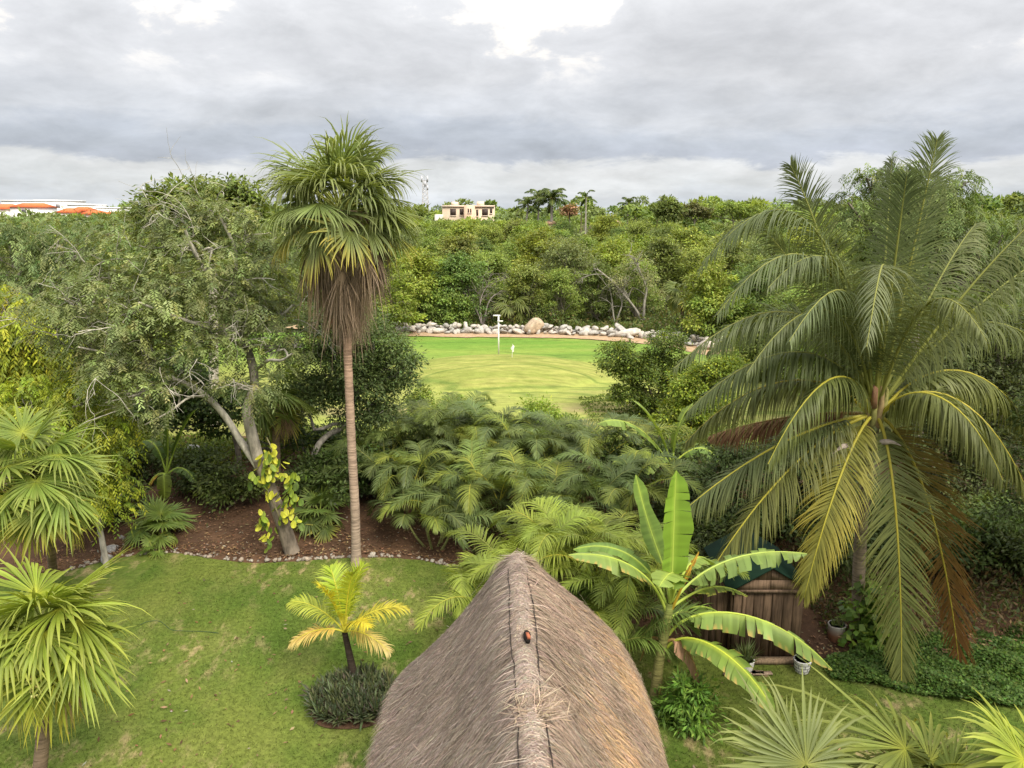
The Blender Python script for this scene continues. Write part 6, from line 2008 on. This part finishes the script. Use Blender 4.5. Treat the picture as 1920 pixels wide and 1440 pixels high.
def litter():
    rng = np.random.default_rng(181)
    n = 16000
    x = rng.uniform(-14, 12, n); e = edge_y(x); y = e + .15 + (29 - e) * rng.random(n) ** 1.6
    z = ground_z(x, y) + .12
    m_ = 700; x[:m_] = rng.uniform(-9, 8, m_); y[:m_] = rng.uniform(10, 20, m_); z[:m_] = np.where(y[:m_] < edge_y(x[:m_]), .05, z[:m_])
    d = unit(rnd_unit(rng, n) * A(1, 1, .25)); mb = MB()
    diamonds(mb, np.stack([x, y, z], 1), d, unit(np.cross(d, unit(Z3 + rnd_unit(rng, n) * .6))), rng.uniform(.05, .16, n), rng.uniform(.02, .06, n), pal(rng, n, ((.17, .10, .055), (.22, .14, .08), (.10, .06, .035), (.28, .21, .13), (.30, .27, .22)), (4, 3, 3, 1, .4), .2))
    tag(link('fallen_leaves', mb.mesh('fallen_leaves', M_DRY)), 'brown fallen leaves scattered over the red bed', 'leaves', kind='stuff')


litter()


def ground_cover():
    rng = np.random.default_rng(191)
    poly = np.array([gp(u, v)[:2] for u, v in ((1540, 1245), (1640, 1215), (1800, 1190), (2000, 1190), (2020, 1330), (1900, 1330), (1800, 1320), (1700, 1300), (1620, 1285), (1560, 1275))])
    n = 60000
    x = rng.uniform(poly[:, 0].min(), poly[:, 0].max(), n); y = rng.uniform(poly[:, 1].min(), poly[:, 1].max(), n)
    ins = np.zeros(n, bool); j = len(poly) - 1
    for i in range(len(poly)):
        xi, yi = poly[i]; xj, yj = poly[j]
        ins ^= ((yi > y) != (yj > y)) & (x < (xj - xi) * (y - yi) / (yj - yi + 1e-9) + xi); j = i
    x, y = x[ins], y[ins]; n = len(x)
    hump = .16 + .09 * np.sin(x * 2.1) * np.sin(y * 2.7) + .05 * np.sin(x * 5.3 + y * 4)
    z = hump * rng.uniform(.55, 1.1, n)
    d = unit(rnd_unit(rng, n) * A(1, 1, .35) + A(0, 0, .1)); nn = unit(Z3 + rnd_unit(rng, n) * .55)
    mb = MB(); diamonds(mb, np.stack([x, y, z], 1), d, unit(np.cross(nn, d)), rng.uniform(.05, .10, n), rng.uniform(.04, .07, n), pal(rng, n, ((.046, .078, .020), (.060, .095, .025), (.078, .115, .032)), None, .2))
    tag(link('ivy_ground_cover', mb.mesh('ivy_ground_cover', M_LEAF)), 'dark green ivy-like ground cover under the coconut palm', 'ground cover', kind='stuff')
    # low trailing plants in rows on the near fairway
    n = 1900; row = rng.integers(0, 6, n); f = rng.random(n)
    u = 1085 + f * 110 + row * 4; v = 748 + row * 8.5 - f * 10 + rng.normal(0, .9, n) + 2 * np.sin(f * 9 + row)
    P = np.array([gp(a, b, .05) for a, b in zip(u, v)]); P[:, 2] = .05 + rng.random(n) * .10
    d = unit(rnd_unit(rng, n) + A(0, 0, .3)); mb = MB()
    diamonds(mb, P, d, unit(np.cross(d, rnd_unit(rng, n))), .12, .07, pal(rng, n, ((.10, .14, .036), (.12, .16, .045), (.08, .11, .034))))
    tag(link('trailing_plants_foliage', mb.mesh('trailing_plants_foliage', M_LEAF)), 'low trailing green plants in rows at the fairway edge', 'ground cover', kind='stuff')


ground_cover()


def brush():
    rng = np.random.default_rng(195)
    n = 42000
    x = rng.uniform(-17, 15, n); y = 28.6 + rng.random(n) * 4.2
    h = .45 + .45 * (.5 + .5 * np.sin(x * 1.9 + 2 * np.sin(y * .8))) + .25 * np.sin(x * .7 + 1)
    z = ground_z(x, y) + np.clip(h, .15, 2) * rng.random(n) ** .6
    d = unit(rnd_unit(rng, n) + A(0, 0, .3)); mb = MB()
    diamonds(mb, np.stack([x, y, z], 1), d, unit(np.cross(d, rnd_unit(rng, n))), .17 * np.exp(rng.normal(0, .25, n)), .075, pal(rng, n, ((.10, .135, .036), (.13, .17, .042), (.075, .105, .032), (.15, .17, .06))))
    tag(link('low_brush_undergrowth', mb.mesh('low_brush_undergrowth', M_LEAF)), 'low green brush between the garden bed and the fairway', 'undergrowth', kind='stuff')
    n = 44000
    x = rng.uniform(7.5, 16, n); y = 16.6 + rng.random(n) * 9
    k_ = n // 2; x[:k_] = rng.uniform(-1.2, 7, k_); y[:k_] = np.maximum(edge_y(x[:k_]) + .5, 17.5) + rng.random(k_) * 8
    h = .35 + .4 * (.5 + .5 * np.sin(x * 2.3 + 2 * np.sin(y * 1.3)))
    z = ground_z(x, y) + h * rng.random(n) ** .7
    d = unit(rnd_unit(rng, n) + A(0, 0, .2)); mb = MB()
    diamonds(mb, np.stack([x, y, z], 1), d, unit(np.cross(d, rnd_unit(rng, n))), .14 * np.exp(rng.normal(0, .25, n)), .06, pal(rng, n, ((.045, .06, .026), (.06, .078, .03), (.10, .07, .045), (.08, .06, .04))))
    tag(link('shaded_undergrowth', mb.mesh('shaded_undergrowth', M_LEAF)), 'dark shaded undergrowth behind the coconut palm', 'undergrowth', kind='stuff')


brush()


def trunk_vine():
    rng = np.random.default_rng(201)
    b = gp(1618, 1200); t = thing('climbing_plant', 'broad-leaved climber round the foot of the coconut trunk', 'vine', b)
    mb = MB(); m2 = MB()
    lob = [(at(1618, 1150, b[1] - .1), .34), (at(1640, 1120, b[1] - .1), .28), (at(1610, 1185, b[1] - .2), .36), (at(1650, 1170, b[1] - .2), .34), (at(1640, 1200, b[1] - .2), .3), (at(1630, 1095, b[1]), .2)]
    cl = crown_leaves(mb, lob, 620, rng, .2, .17, ((.085, .14, .03), (.12, .18, .035), (.06, .10, .026)), None, .5, .2); part('foliage', mb, M_GLOSS, t)
    tube(m2, catmull([b, at(1610, 1150, b[1] - .2), at(1622, 1090, b[1] - .18)], 4), .02, 5, (.2, .17, .1)); part('stem', m2, M_BARK, t)
    # leafy shrub below the banana
    single_tree('leafy_shrub', 'fresh green shrub at the foot of the big banana', [(1285, 1300, 34), (1262, 1335, 34), (1300, 1340, 34), (1275, 1375, 40), (1310, 1310, 20)], 13.7, [(1280, 1400, 0), (1280, 1360, 0)], 331, 3200, .16, .045, ((.085, .14, .03), (.11, .165, .035), (.065, .11, .025)), 'leaf', base_z=0.0, csize=.22, r0=.015, cat='shrub', bark=(.2, .2, .1), zmin=-.9)


trunk_vine()


def grass():
    rng = np.random.default_rng(211)
    mb = MB()
    n = 150000
    x = rng.uniform(-10.5, 10.5, n); y = rng.uniform(8.5, 22.5, n)
    keep = (y < edge_y(x) + .02) & (np.abs(x) < y * .70 + 1) & ~((np.abs(x - .1) < 1.5) & (y < 12))
    x, y = x[keep], y[keep]; n = len(x)
    z = 0.012 * np.sin(x * 1.3 + y * .7) + 0.012 * np.sin(x * .5 - y * 1.1) - .004
    d = unit(rng.normal(size=(n, 3)) * A(.75, .75, 0) + A(0, 0, .75)); s = np.exp(rng.normal(0, .2, (n, 1)))
    c = np.ones((n, 3)) * s * 1.15
    diamonds(mb, np.stack([x, y, z], 1), d, unit(np.cross(d, rnd_unit(rng, n))), rng.uniform(.03, .07, n), rng.uniform(.008, .02, n), c)
    tag(link('grass', mb.mesh('grass', M_BLADE)), 'short mown grass blades on the garden lawn', 'grass', kind='stuff')


grass()
mb = MB()
hp = catmull([gp(u, v, .03) for u, v in ((262, 1172), (275, 1166), (290, 1164), (302, 1166), (312, 1174), (322, 1181), (345, 1183), (380, 1184), (410, 1187))], 5)
tube(mb, hp, .007, 6, (.03, .06, .03)); tag(link('garden_hose', mb.mesh('garden_hose', M_PAINT, True)), 'thin dark garden hose lying in a curve on the lawn', 'hose')
